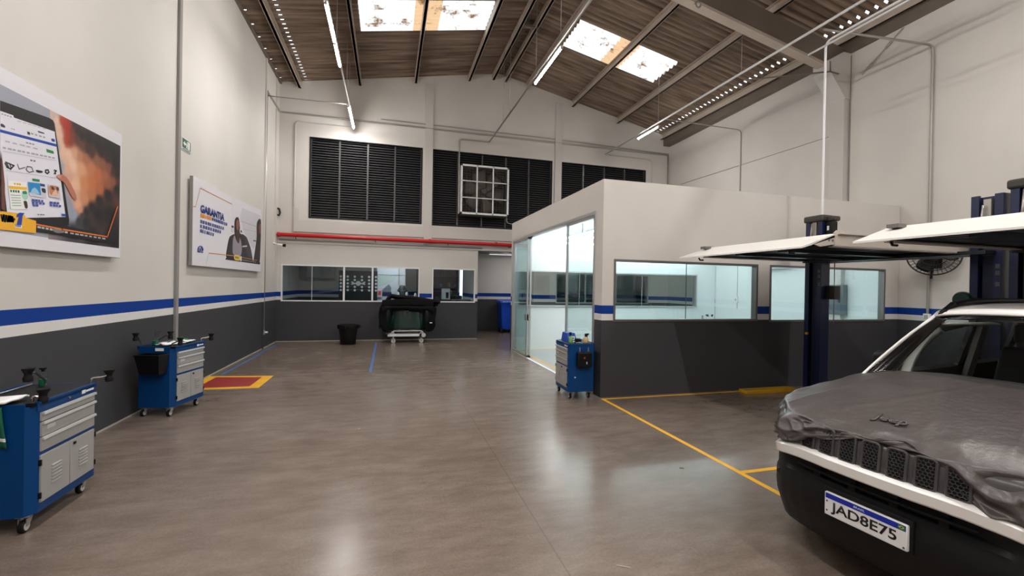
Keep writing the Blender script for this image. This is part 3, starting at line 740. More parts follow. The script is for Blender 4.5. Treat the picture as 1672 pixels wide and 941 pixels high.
# ================================================================= POSTERS (printed boards on the left wall)
XP = WX+0.075
def board(t, y0, y1, z0, z1):
    q = MB(); q.box(0.03, 0.075, y0, y1, z0, z1); o = q.build('board', M['posterw'], t)
    q = MB(); q.box(0.004, 0.03, y0+.2, y1-.2, z0+.2, z1-.2); q.build('batten', M['col_grey'], t)
    q = MB(); q.box(0.028, 0.0762, y0-0.004, y0, z0, z1); q.box(0.028, 0.0762, y0, y1, z0-.004, z0); q.build('edge', M['col_grey'], t)
SAMPLES = [(84, 205, 160, 162, 174), (93, 240, 165, 168, 178), (100, 270, 165, 168, 180), (106, 300, 158, 162, 176), (112, 330, 150, 155, 170), (122, 352, 150, 158, 175), (116, 345, 150, 156, 172), (88, 189, 200, 180, 172), (92, 196, 226, 192, 174), (95, 206, 226, 186, 166), (97, 222, 228, 190, 170),
    (101, 199, 176, 60, 30), (105, 204, 172, 45, 20), (111, 206, 165, 35, 15), (112, 214, 168, 40, 18), (110, 224, 176, 52, 26), (108, 233, 170, 66, 40), (114, 231, 140, 50, 32), (117, 214, 112, 44, 28), (116, 222, 126, 50, 32),
    (101, 236, 226, 186, 162), (103, 248, 228, 190, 166), (106, 262, 226, 182, 158), (112, 252, 234, 194, 168), (110, 275, 222, 176, 150), (118, 270, 236, 196, 170), (114, 290, 214, 164, 140), (122, 250, 214, 160, 130), (122, 300, 232, 184, 154), (120, 320, 216, 166, 140), (127, 335, 226, 168, 134), (131, 344, 214, 150, 118),
    (130, 255, 190, 130, 96), (133, 275, 218, 160, 122), (138, 300, 208, 134, 92), (138, 325, 206, 140, 102), (150, 300, 196, 116, 72), (150, 318, 190, 118, 78), (160, 285, 188, 108, 68), (162, 308, 180, 104, 68), (150, 275, 196, 124, 84), (140, 260, 170, 110, 78), (172, 288, 168, 98, 68), (176, 300, 150, 88, 62), (186, 298, 140, 82, 60), (168, 270, 140, 84, 62), (178, 276, 132, 80, 62), (158, 262, 140, 88, 64),
    (122, 206, 50, 30, 24), (127, 214, 36, 24, 20), (126, 228, 90, 56, 42), (133, 222, 24, 19, 18), (134, 238, 96, 60, 46), (145, 226, 21, 18, 18), (143, 243, 62, 40, 32), (150, 250, 74, 46, 36), (160, 235, 20, 18, 18), (165, 248, 34, 26, 24), (176, 240, 20, 18, 18), (186, 250, 21, 19, 19), (176, 258, 48, 33, 28), (188, 268, 26, 22, 22), (184, 280, 70, 46, 38), (191, 285, 40, 30, 27), (191, 296, 84, 54, 42),
    (134, 351, 60, 54, 54), (140, 346, 34, 32, 36), (150, 338, 30, 29, 33), (162, 328, 28, 28, 32), (176, 317, 30, 29, 33), (190, 307, 34, 31, 34), (128, 360, 50, 54, 62), (140, 362, 27, 29, 35), (120, 376, 44, 48, 56), (160, 350, 22, 23, 27), (178, 350, 21, 22, 25), (185, 385, 21, 21, 24), (150, 385, 22, 22, 25)]
def vcol_mat():
    m = bpy.data.materials.new('printed_picture'); m.use_nodes = True; nt = m.node_tree; b_ = nt.nodes['Principled BSDF']
    a = nt.nodes.new('ShaderNodeVertexColor'); a.layer_name = 'print'; nt.links.new(a.outputs['Color'], b_.inputs['Base Color']); b_.inputs['Roughness'].default_value = 0.5
    return m
class Print:
    """flat printed shapes stacked half a millimetre apart on the board, drawn from photo pixels"""
    def __init__(s, t, name): s.t = t; s.q = MB(); s.k = 0; s.name = name
    def P(s, px): 
        p = at(px[0], px[1], 0, XP); return (p.y, p.z)
    def poly(s, pts, rgb, raw=False):
        s.k += 1; x = 0.0752+0.00012*s.k
        Q = pts if raw else [s.P(p) for p in pts]
        s.q.face([(x, a, c) for a, c in Q], flat(rgb)); return s
    def smooth(s, pts, rgb):
        """polygon with rounded corners"""
        Q = [Vector(s.P(p)).to_3d() for p in pts]; out = []; n = len(Q)
        for i in range(n):
            a, c, d = Q[i-1], Q[i], Q[(i+1) % n]
            p, r = c.lerp(a, 0.35), c.lerp(d, 0.35)
            for j in range(5):
                f = j/4; out.append((p*(1-f)**2+c*2*f*(1-f)+r*f*f))
        return s.poly([(v.x, v.y) for v in out], rgb, True)
    def line(s, pts, w, rgb):
        Q = [Vector(s.P(p)) for p in pts]; s.k += 1; x = 0.0752+0.00012*s.k
        for a, c in zip(Q, Q[1:]):
            d = (c-a).normalized(); nn = Vector((-d.y, d.x))*w/2; d = d*w/2
            s.q.face([(x, *v) for v in (a-d+nn, a-d-nn, c+d-nn, c+d+nn)], flat(rgb))
        return s
    def words(s, a, c, h, n, rgb, seed=1):
        """a row of small unreadable word blocks from pixel a to pixel c"""
        A, C = Vector(s.P(a)), Vector(s.P(c)); d = C-A; L = d.length; d.normalize(); nn = Vector((-d.y, d.x))*h; R = random.Random(seed)
        s.k += 1; x = 0.0752+0.00012*s.k; t = 0.0; step = L/n
        for i in range(n):
            w = step*R.uniform(0.55, 0.85)
            p = A+d*(i*step); s.q.face([(x, *v) for v in (p, p+d*w, p+d*w+nn, p+nn)], flat(rgb))
        return s
    def photo(s, t, samples, xr, y1, z0, z1):
        """the blurred photographic part of the print: colours spread between sampled points"""
        S = [(s.P((a, b_)), lin((r_, g_, c_))) for a, b_, r_, g_, c_ in samples]
        y0 = s.P((xr[0], 300))[0]; s.k += 1; x = 0.0752+0.0001*s.k; NY, NZ = 60, 44
        me = bpy.data.meshes.new('print_photo'); vs = []; cs = []
        for i in range(NZ+1):
            for j in range(NY+1):
                p_ = (y0+(y1-y0)*j/NY, z0+(z1-z0)*i/NZ); vs.append((x, *p_)); W = 0; c = [0, 0, 0]
                for q_, k in S:
                    d = ((p_[0]-q_[0])**2+(p_[1]-q_[1])**2)+2e-5; w_ = 1/d**2.2; W += w_
                    for n_ in range(3): c[n_] += k[n_]*w_
                cs.append([v/W for v in c]+[1])
        fs = [(i*(NY+1)+j, i*(NY+1)+j+1, (i+1)*(NY+1)+j+1, (i+1)*(NY+1)+j) for i in range(NZ) for j in range(NY)]
        me.from_pydata(vs, [], fs); at_ = me.color_attributes.new('print', 'FLOAT_COLOR', 'POINT')
        for k, c in enumerate(cs): at_.data[k].color = c
        me.materials.append(vcol_mat()); o = bpy.data.objects.new('print_photo', me); COL.objects.link(o); o.parent = t
    def done(s): return s.q.build(s.name, None, s.t, fixn=False)
yA = 6.19
t = thing('poster', 'large advert board on left wall showing a tablet and man seen from behind', 'poster', (WX, 0, 0))
board(t, 2.19, yA, 1.972, 3.41)
p = Print(t, 'print')
p.poly([(2.24, 2.12), (6.165, 2.08), (6.165, 3.27), (2.24, 3.27)], (158, 160, 172), True)
p.photo(t, SAMPLES, (80, 240), 6.165, 2.08, 3.27)
p.poly([(2.24, 3.06), (4.43, 3.06), (4.52, 2.93), (4.52, 2.2), (2.24, 2.2)], (28, 24, 26), True)
p.poly([(0, 164), (80, 192.5), (86.5, 196.5), (89, 202), (113, 360), (112, 368), (107, 370), (0, 360)], (22, 20, 21))
p.poly([(0, 181), (21.5, 188.5), (22.5, 192), (89, 215), (107, 354.5), (12.5, 356.5), (0, 245)], (228, 226, 236))
p.poly([(0, 211.2), (92, 235.5), (92.7, 240), (0, 216)], (20, 66, 160))
p.smooth([(0.5, 202), (4, 202), (8.5, 206), (8.2, 209), (1, 207)], (60, 50, 70))
p.poly([(44, 214.5), (48.5, 216), (49, 220.5), (44.5, 219.5)], (50, 48, 56)); p.poly([(61.5, 213.5), (72, 217), (72, 219), (62, 216.2)], (30, 40, 100))
p.smooth([(83, 226), (89, 227), (89.5, 232), (84, 231)], (20, 66, 160))
p.poly([(75, 243), (87, 246.8), (87.8, 251.5), (76, 248.6)], (34, 130, 62))
p.words((2, 187), (20, 192.5), .010, 4, (150, 150, 160), 3); p.words((28, 198), (76, 212), .006, 6, (170, 170, 178), 5); p.words((18, 211), (24, 213), .01, 2, (160, 160, 168)); p.words((50, 219), (76, 226.5), .012, 4, (150, 150, 158), 4)
p.words((42, 234), (57, 237.5), .012, 3, (150, 150, 158), 6); p.words((8, 231.5), (64, 245), .01, 5, (180, 180, 186), 7)
p.words((4, 242.5), (91, 260), .014, 12, (170, 170, 178), 8); p.line([(4, 246.5), (91, 262.5)], .004, (190, 190, 196)); p.words((49, 263), (59, 264.8), .014, 2, (110, 110, 120), 9)
p.line([(8, 267), (11, 273), (17, 276), (22, 270.5), (9, 265)], .012, (60, 56, 60)); p.line([(10, 266), (14, 274)], .01, (60, 56, 60)); p.line([(15, 267), (17.5, 274.5)], .01, (60, 56, 60))
p.line([(28, 268.5), (31, 276), (40, 273.5)], .008, (120, 118, 124)); p.line([(44, 272), (51, 273), (54, 280), (47, 281.5), (42, 277), (44, 272)], .008, (90, 88, 94))
p.smooth([(57, 277), (70, 279.5), (68, 282.5), (60, 282)], (26, 24, 26)); p.line([(74, 278), (78, 277.5), (79.5, 281), (76.5, 283.5), (73.5, 281), (74, 278)], .012, (60, 58, 62)); p.line([(88, 278), (91.5, 279), (89.5, 281), (89.8, 283.5), (88, 283.6)], .012, (60, 58, 62))
p.line([(9, 278), (92, 291)], .003, (170, 170, 178))
p.poly([(52, 291.3), (63.7, 293.2), (64, 297), (52.4, 295.4)], (34, 130, 84))
p.poly([(11.5, 294.5), (42.5, 298), (45, 342), (17, 342)], (240, 240, 238)); p.poly([(13, 303.5), (42.6, 305.8), (43, 310.5), (14.2, 308.5)], (240, 186, 40)); p.words((22, 301.6), (34, 303), .016, 3, (226, 170, 40))
p.words((16, 313.8), (32, 315), .02, 4, (20, 90, 60), 3)
for k in range(5): p.line([(17+k*.6, 318.5+k*4.3), (32+k*.3, 319.3+k*4.1)], .007, (150, 176, 160))
p.smooth([(35, 312), (42, 311.5), (45, 322), (41, 328), (34, 322)], (170, 214, 190)); p.smooth([(35, 312), (42, 311.5), (43.5, 317), (36, 317)], (30, 140, 90)); p.smooth([(36.5, 328), (43, 328), (44.5, 340), (40, 341)], (60, 44, 40))
p.poly([(44, 297), (72, 301), (74.5, 324), (47, 319.5)], (208, 206, 214)); p.poly([(44, 297), (64, 299.5), (66, 319), (46.5, 314)], (40, 136, 200)); p.poly([(51, 309), (55, 306), (60, 310), (64, 317), (48, 315.5)], (150, 200, 226)); p.poly([(64, 299.5), (72, 301), (72.3, 305), (64.5, 304)], (30, 66, 130)); p.smooth([(66, 307), (73, 308), (74, 316), (67.5, 314)], (40, 42, 52))
p.words((51, 328.5), (71.5, 330.6), .02, 4, (60, 80, 160), 2); p.words((51.5, 332.5), (74, 334.6), .02, 4, (60, 80, 160), 4); p.words((52.4, 336.8), (62.5, 337.6), .02, 2, (60, 80, 160), 5)
p.poly([(77, 301), (95.5, 304), (97.5, 325), (79, 321)], (206, 196, 198)); p.smooth([(78, 302), (95, 305), (93, 321), (80, 318)], (196, 124, 84)); p.smooth([(82, 304), (86, 305), (88, 310), (83, 310)], (70, 56, 60)); p.smooth([(90, 305), (94.5, 306), (95, 312), (91, 311)], (70, 66, 76)); p.poly([(85, 314), (90, 309), (94, 320), (83, 319)], (224, 190, 160))
p.words((80, 332.5), (97, 334), .02, 3, (60, 80, 160), 6); p.words((80.5, 336.8), (99.5, 338.6), .02, 4, (60, 80, 160), 8)
p.words((60, 351), (72, 351.6), .008, 3, (90, 90, 96)); p.poly([(99, 349), (105.8, 349.3), (106.2, 353.3), (99.5, 352.8)], (26, 90, 170))
p.smooth([(90.5, 288), (94, 284.5), (101, 285), (108, 290), (114, 300), (123, 318), (124, 328), (118, 325), (110, 310), (104, 298), (95, 293)], (186, 116, 92)); p.smooth([(91, 287.5), (95, 285.5), (99, 287), (97, 291), (92, 290.5)], (206, 146, 122))
p.poly([(0, 245), (3, 270), (6, 300), (6.5, 344), (0, 341)], (112, 66, 58))
p.poly([(0, 358), (60, 358), (107, 369), (150, 378), (191.3, 392), (191, 399), (100, 385), (0, 370)], (22, 21, 23))
p.line([(38, 362.5), (100, 374.5), (174, 386.8), (190.6, 338)], .014, (226, 118, 40))
p.words((45, 369.5), (110, 381.5), .017, 10, (190, 190, 192), 11); p.words((113, 382), (172, 391.5), .015, 8, (180, 180, 182), 12); p.smooth([(84, 373), (98, 375), (104, 380), (92, 381), (85, 378)], (120, 120, 124))
p.poly([(2.6, 2.32), (4.70, 2.245), (4.90, 2.225), (4.90, 2.115), (2.6, 2.05)], (240, 176, 40), True)
p.poly([(0, 345), (36, 349), (39.5, 353), (38, 369.5), (0, 366.5)], (240, 182, 48))
zz = [(0, 352), (2, 360), (4, 352), (6, 361), (8, 353), (10, 361), (12, 353.5), (13, 361), (15, 354), (16, 361), (18, 355), (19, 361.5), (21, 358)]
p.line(zz, .02, (28, 24, 24))
p.poly([(25.5, 350), (30, 347.2), (38.3, 348), (35, 352), (33, 367.5), (25, 367), (28, 354.5), (24.5, 355)], (18, 58, 158))
p.poly([(22.3, 367), (34, 368.6), (33.4, 373), (21.8, 371)], (224, 226, 240)); p.words((23, 370), (32, 371.3), .02, 4, (40, 70, 160), 13)
p.done()
t = thing('poster', 'white advert board on left wall with GARANTIA headline and woman in car seat', 'poster', (WX, 0, 0))
board(t, 8.14, 12.06, 1.968, 3.392)
p = Print(t, 'print')
def c5(x, y): return (305+x/5.537, 280+y/5.537)
def L5(*a): return [c5(*v) for v in a]
p.poly(L5((412, 235), (672, 350), (660, 842), (348, 795), (405, 560)), (222, 220, 226))
p.poly(L5((500, 330), (668, 400), (664, 640), (600, 700), (520, 560), (480, 420)), (206, 204, 212))
p.line(L5((490, 450), (630, 500), (620, 640)), .012, (168, 160, 156)); p.line(L5((500, 520), (625, 545)), .008, (170, 168, 176))
p.poly(L5((600, 620), (632, 628), (632, 636), (600, 630)), (40, 38, 42))
p.smooth(L5((345, 798), (372, 640), (385, 590), (420, 568), (500, 560), (545, 600), (580, 700), (596, 800), (600, 832), (480, 815)), (44, 42, 46))
p.smooth(L5((412, 760), (415, 620), (430, 570), (485, 600), (500, 700), (490, 768)), (150, 142, 154))
p.smooth(L5((515, 570), (545, 600), (575, 690), (590, 795), (560, 800), (530, 690)), (62, 60, 66))
p.smooth(L5((430, 440), (448, 412), (468, 416), (478, 470), (482, 560), (472, 660), (448, 630), (428, 560)), (34, 26, 26))
p.smooth(L5((448, 440), (466, 440), (474, 480), (468, 525), (455, 540), (446, 500)), (140, 92, 78))
p.smooth(L5((445, 530), (472, 530), (478, 600), (465, 660), (448, 610)), (70, 44, 40))
p.smooth(L5((476, 520), (500, 524), (512, 560), (495, 572), (478, 550)), (220, 220, 224)); p.smooth(L5((482, 530), (496, 534), (500, 556), (486, 552)), (60, 58, 62))
p.smooth(L5((396, 510), (420, 520), (424, 555), (398, 548)), (206, 204, 210)); p.smooth(L5((402, 488), (424, 492), (424, 514), (402, 508)), (70, 68, 74))
p.smooth(L5((630, 470), (648, 430), (672, 430), (668, 640), (660, 842), (598, 828), (612, 740), (632, 600)), (36, 33, 36))
p.smooth(L5((650, 480), (668, 470), (668, 560), (654, 570)), (120, 78, 66))
p.smooth(L5((498, 674), (545, 668), (545, 682), (502, 686)), (196, 190, 190))
p.poly(L5((346, 797), (365, 765), (662, 820), (660, 842)), (30, 28, 30))
p.line(L5((46, 313), (78, 320), (122, 152), (405, 295)), .014, (206, 128, 76)); p.line(L5((412, 235), (405, 380)), .012, (204, 202, 208))
p.line(L5((198, 738), (428, 764)), .014, (206, 128, 76)); p.line(L5((485, 775), (635, 805)), .012, (196, 130, 60)); p.line(L5((196, 738), (172, 850)), .012, (196, 194, 200))
p.words(c5(500, 805), c5(630, 826), .02, 7, (140, 140, 142), 6)
p.smooth(L5((426, 752), (482, 760), (482, 810), (426, 802)), (226, 196, 90)); p.words(c5(436, 786), c5(470, 792), .04, 3, (70, 60, 30), 4); p.smooth(L5((482, 764), (496, 770), (494, 815), (480, 810)), (206, 206, 210))
p.words(c5(122, 415), c5(224, 444), .062, 7, (226, 140, 50), 2); p.words(c5(226, 444), c5(366, 494), .055, 9, (40, 62, 140), 5)
for k, (a, c) in enumerate((((120, 466), (338, 532)), ((119, 508), (312, 564)), ((118, 550), (246, 588)))): p.words(c5(*a), c5(*c), .055, 11-2*k, (66, 78, 138), 20+k)
p.smooth(L5((93, 722), (97, 690), (112, 672), (130, 672), (145, 690), (151, 720)), (18, 50, 134)); p.line(L5((106, 720), (112, 690), (120, 682)), .014, (224, 222, 228)); p.line(L5((128, 722), (126, 700), (120, 690)), .014, (224, 222, 228)); p.words(c5(94, 733), c5(150, 738), .025, 5, (30, 56, 130), 9)
p.words(c5(178, 690), c5(182, 716), .006, 2, (206, 204, 210)); 
p.done()
a0, a1 = at(326.8, 346, 0, XP), at(365.5, 359, 0, XP); top = at(327.2, 332.8, 0, XP)
text_mesh('headline', 'GARANTIA', flat((14, 44, 130)), t, frame4((0.0755+.00012*60, a0.y, a0.z-.005), (0, 1, 0), (0, 0, 1)), top.z-a0.z, a1.y-a0.y, 0.001, bold=0.03)
# ================================================================= TOOL CARTS
def make_cart(label, loc, rotdeg, W, D, zt, single_door=False):
    t = thing('tool_cart', label, 'tool cart', (loc[0], loc[1], 0), math.radians(rotdeg), 'blue tool carts')
    zb = 0.115; H = zt-zb
    def z(f): return zt-f*H
    c = 0.055                                                  # chamfered corner posts
    outline = [(c, 0), (W-0.02, 0), (W, 0.02), (W, D-0.02), (W-0.02, D), (0.02, D), (0, D-0.02), (0, c*0.8)]
    q = MB(); q.prism([(x, y, zb) for x, y in outline], (0, 0, H-0.02), M['cblue'])
    q.box(0.04, W-0.03, -0.004, 0.0, z(0.075), z(0.012), M['cblue'])
    body = q.build('body', M['cblue'], t, fixn=True)
    q = MB(); q.box(0.02, W-0.01, 0.01, D-0.01, zt-0.022, zt-0.006)
    q.box(0.03, W-.02, 0.012, D-0.014, zt-0.012, zt+0.003)
    q.build('top_tray', M['black'], t)
    q = MB(); q.box(0.05, W, -0.004, 0.012, zt-0.03, zt+0.004); q.box(0, W, D-0.012, D, zt-0.03, zt+0.014); q.box(0, 0.012, 0.045, D, zt-0.03, zt+0.004); q.box(W-0.012, W, 0, D, zt-0.03, zt+0.004); q.build('top_rim', M['cblue'], t)
    q = MB(); q.tube([(W*.42, D-0.05, zt+0.012), (W-0.03, D-0.05, zt+0.012)], 0.006, 8); q.build('tray_rail', M['steel'], t)
    xl, xr = 0.065, W-0.045
    for a, e in ((0.095, 0.175), (0.185, 0.315), (0.325, 0.45)):
        q = MB(); q.box(xl, xr, -0.012, 0.01, z(e), z(a), None, 0.003)
        d = q.build('drawer', M['cgrey'], t)
        q = MB(); q.prism([(xl, -0.012, z(a)+.004), (xl, -0.024, z(a)+.002), (xl, -0.027, z(a)-0.014), (xl, -0.020, z(a)-0.017), (xl, -0.012, z(a)-.012)], (xr-xl, 0, 0)); q.build('drawer_handle', M['cgrey_l'], d)
    doors = [(xl, (xl+xr)/2-0.003), ((xl+xr)/2+0.003, xr)]
    for k, (a, e) in enumerate(doors):
        q = MB(); q.box(a, e, -0.012, 0.01, z(0.915), z(0.485), None, 0.003)
        mid = (a+e)/2
        for j in range(6):
            zz = z(0.62)-j*0.024
            q.prism([(mid-0.05, -0.012, zz), (mid-0.05, -0.022, zz-0.004), (mid-0.05, -0.012, zz-0.015)], (0.10, 0, 0))
        d = q.build('cabinet_door', M['cgrey'], t)
        q = MB()
        if k == 1: q.box(a+0.03, a+0.05, -0.024, -0.012, z(0.535), z(0.51), None, .003); q.build('door_latch', M['black'], d)
        q2 = MB()
        for f in (0.55, 0.85):
            x = a-0.012 if k == 0 else e+0.002
            q2.box(x, x+0.012, -0.016, 0.0, z(f)-0.02, z(f)+0.02)
        islands(q2, 'hinge', M['black'], d)
    q = MB(); q.cyl((W*0.5, -0.004, z(0.05)), (W*0.5, -0.012, z(0.05)), 0.011, 12); q.build('lock', M['chrome'], t)
    q = MB(); q.box(W*0.72, W*0.78, -0.0062, -0.004, z(0.065), z(0.03)); q.box(W*0.79, W*0.93, -0.0062, -0.004, z(0.058), z(0.038)); islands(q, 'badge', M['white'], t)
    q = MB(); q.box(xl+.05, xl+.13, -0.0135, -0.012, z(0.265), z(0.225)); q.build('drawer_sticker', flat((196, 196, 198)), t)
    for x in (0.055, W-0.055):
        for y in (0.06, D-0.06):
            q = MB(); q.box(x-.045, x+.045, y-.035, y+.035, zb-0.008, zb); q.cyl((x, y, zb-.02), (x, y, zb-.008), .022, 12)
            for s in (-1, 1): q.hexa([(x-.035, y+s*.022-.003, zb-.02), (x+.02, y+s*.022-.003, zb-.02), (x+.02, y+s*.022+.003, zb-.02), (x-.035, y+s*.022+.003, zb-.02), (x-.035, y+s*.022-.003, 0.045), (x-.012, y+s*.022-.003, 0.045), (x-.012, y+s*.022+.003, 0.045), (x-.035, y+s*.022+.003, 0.045)])
            cs = q.build('caster', M['steel'], t)
            q = MB(); q.lathe([(0.012, -.016), (0.036, -.016), (0.042, -.01), (0.042, .01), (0.036, .016), (0.012, .016)], (x-.022, y, 0.042), 'y', 20); w = q.build('wheel', M['rubber'], cs)
            q = MB(); q.lathe([(0.004, -.0185), (0.027, -.0185), (0.027, .0185), (0.004, .0185)], (x-.022, y, 0.042), 'y', 16); q.build('wheel_hub', M['cgrey_l'], cs)
    return t
def arm(t, base, tip, zt, ang=0):
    """bent chrome rod with a black rubber cup on its end, part of the cart"""
    b0, p = Vector(base), Vector(tip)
    mid = Vector((b0.x*.35+p.x*.65, b0.y*.35+p.y*.65, p.z-.01))
    q = MB(); q.tube(bend([b0, b0+Vector((0, 0, .04)), mid, p], .05), 0.0075, 8); a = q.build('support_arm', M['chrome'], t)
    q = MB(); q.lathe([(0.012, -.058), (0.026, -.054), (0.029, -.028), (0.022, -.014), (0.021, 0), (0.026, .014), (0.035, .032), (0.035, .042), (0.02, .040), (0.002, .036)], p, 'z', 20); q.build('rubber_cup', M['rubber'], a)
def bottle(name, label, loc, h=0.2, r=0.036, body=None, cap=None, liquid=None, trigger=False, cat='bottle', group=None):
    t = thing(name, label, cat, loc, random.uniform(0, 6), group)
    hb = h*(0.62 if trigger else 0.8)
    q = MB(); q.lathe([(r*.9, 0), (r, .006), (r, hb*.72), (r*.75, hb*.86), (r*.36, hb*.95), (r*.36, hb)], (0, 0, 0), 'z', 18); q.build('bottle_body', body or M['clear'], t)
    if liquid is not None:
        q = MB(); q.lathe([(r*.84, .004), (r*.93, .01), (r*.93, hb*.5)], (0, 0, 0), 'z', 18); q.build('liquid', liquid, t)
    if trigger:
        q = MB(); q.cyl((0, 0, hb), (0, 0, h*.75), r*.42, 12); q.box(-r*.35, r*1.5, -r*.3, r*.3, h*.74, h*.90, None, .006); q.hexa([(r*.6, -r*.15, h*.55), (r*.75, -r*.15, h*.53), (r*.75, r*.15, h*.53), (r*.6, r*.15, h*.55), (r*.9, -r*.15, h*.76), (r*1.2, -r*.15, h*.76), (r*1.2, r*.15, h*.76), (r*.9, r*.15, h*.76)]); q.cyl((r*1.4, 0, h*.83), (r*1.75, 0, h*.83), r*.2, 8); q.build('spray_head', cap or M['black'], t)
    else:
        q = MB(); q.lathe([(r*.42, hb), (r*.42, h*.9), (r*.85, h*.92), (r*.95, h), (0.002, h)], (0, 0, 0), 'z', 18); q.build('cap', cap or M['black'], t)
    return t
def local(t, x, y, z):
    a = t.rotation_euler[2]; return (t.location.x+x*math.cos(a)-y*math.sin(a), t.location.y+x*math.sin(a)+y*math.cos(a), z)
def inv(t, p):
    a = t.rotation_euler[2]; dx, dy = p[0]-t.location.x, p[1]-t.location.y
    return Vector((dx*math.cos(a)+dy*math.sin(a), -dx*math.sin(a)+dy*math.cos(a), p[2]))
def sheet(name, label, loc, rot, pts, th=0.004, m=None, cat='paper', parent=None, lift=0.0):
    q = MB(); n = 8; rows = []
    for i in range(n):
        row = []
        for j in range(n):
            u, v = i/(n-1), j/(n-1)
            a = Vector(pts[0])*(1-u)*(1-v)+Vector(pts[1])*u*(1-v)+Vector(pts[2])*u*v+Vector(pts[3])*(1-u)*v
            row.append((a.x, a.y, th+lift*noise.noise(Vector((u*3, v*3, loc[0])))**2))
        rows.append(row)
    q.grid(rows); o = q.build(name, m or M['paper'], None, solid=th, fixn=False); o.location = loc; o.rotation_euler = (0, 0, rot)
    return tag(o, label, cat)
# --- nearest cart
ZT = 0.868
c1 = make_cart('nearest blue tool cart with grey drawers at lower left', (-2.281, 3.70), 91.4, 0.70, 0.45, ZT)
tp = inv(c1, at(178.5, 612, 1, 4.46)); arm(c1, (0.685, 0.03, ZT), tp, ZT)
tp = inv(c1, at(70.5, 645, 1, 3.80)); arm(c1, inv(c1, at(53, 657, 2, ZT)), tp, ZT)
tp = inv(c1, at(46, 611, 1, 3.95)); arm(c1, inv(c1, at(75, 631, 2, ZT)), tp, ZT)
p = at(70, 632, 2, ZT-.006); bottle('detail_bottle', 'small clear bottle with green liquid and black cap on nearest cart', (p.x, p.y, ZT-.004), 0.15, 0.026, liquid=M['green'])
sheet('paper_stack', 'white papers lying on the near end of the nearest cart', local(c1, 0, 0, ZT+.004), math.radians(91.4), [(-.03, .13, 0), (.17, .12, 0), (.14, .40, 0), (-.05, .42, 0)], 0.014, lift=0.03)
t = thing('green_towel', 'green towel with pale stripes hanging off nearest cart end', 'towel', local(c1, -0.004, 0.20, 0), math.radians(91.4))
q = MB(); rows = []
for i in range(13):
    v = i/12
    rows.append([(-0.016-.012*math.sin(j*1.3+v*2)-.02*v*0, -0.05+0.26*j/14-0.03*v, ZT-0.005-0.27*v) for j in range(15)])
V = q.grid(rows, M['greencloth']); q.mi(M['paper'])
for f in q.bm.faces:
    zc = f.calc_center_median().z
    f.material_index = 1 if (abs(zc-(ZT-.225)) < .012 ) else 0
q.build('towel', M['greencloth'], t, solid=0.006, fixn=False)
# --- second cart
c2 = make_cart('blue tool cart in the middle of the left wall with black side bin', (-2.589, 6.464), 78.2, 0.63, 0.43, ZT+.01)
Z2 = ZT+.01
for px_, b_, yy in (((345, 549.5), (0.61, 0.04, Z2), 7.14), ((294.5, 557), (0.03, 0.04, Z2), 6.42), ((278.5, 546.5), (0.30, 0.40, Z2), 6.80), ((221.5, 549.5), (0.02, 0.40, Z2), 6.42)):
    arm(c2, b_, inv(c2, at(px_[0], px_[1], 1, yy)), Z2)
t = thing('waste_bin', 'black plastic bin hooked on the end of the middle cart', 'bin', local(c2, -0.002, 0.20, 0.56), math.radians(78.2))
q = MB()
def ring(z, w, d, y0=0.0): return [(-0.002, -w, z), (-d, -w*.92, z), (-d, w*.92, z), (-0.002, w, z)]
A, B_ = ring(0.235, .155, .17), ring(0.0, .125, .12)
q.grid([B_, A], close_u=True, smooth=False); q.face(list(reversed(B_))); q.build('bin_body', M['black'], t, solid=0.006)
q = MB(); q.tube(A, 0.009, 6, closed=True); q.build('rim', M['black'], t)
sheet('paper_stack', 'white papers on the near half of the middle cart', local(c2, 0, 0, Z2+.004), math.radians(78.2), [(.02, .12, 0), (.28, .03, 0), (.30, .2, 0), (.06, .26, 0)], 0.012, lift=0.04)
sheet('paper_stack', 'white papers on the far half of the middle cart', local(c2, 0, 0, Z2+.004), math.radians(78.2), [(.33, .05, 0), (.56, .08, 0), (.55, .24, 0), (.36, .2, 0)], 0.012, lift=0.04)
q = MB(); q.box(-.05, .05, -.004, 0.0, -.018, .018); o = q.build('card', M['paper']); o.location = local(c2, -0.006, .16, Z2-.03); o.rotation_euler = (0, 0, math.radians(78.2-90)); tag(o, 'small white card stuck on the end of the middle cart', 'card')
p = local(c2, .12, .30, Z2+.003); bottle('spray_bottle', 'clear spray bottle with green base on middle cart', p, 0.21, 0.034, liquid=M['green'], trigger=True, cap=M['clear'])
p = local(c2, .46, .20, Z2+.004); t = thing('rotary_tool', 'small green hand tool lying at far end of middle cart', 'tool', p, 0.6)
q = MB(); q.lathe([(0.03, 0), (0.034, .01), (.03, .05), (.018, .07)], (0, 0, 0), 'z', 14); q.build('tool_head', M['green'], t)
q = MB(); q.tube([(0.02, 0, .035), (.06, .02, .03), (.09, .03, .02)], [.018, .016, .01], 10); q.build('tool_handle', M['green'], t)
# --- third cart by the office corner
Z3 = 0.85
c3 = make_cart('blue tool cart at the office corner with black box hung on its side', (2.680, 6.816), -91.4, 0.595, 0.426, Z3)
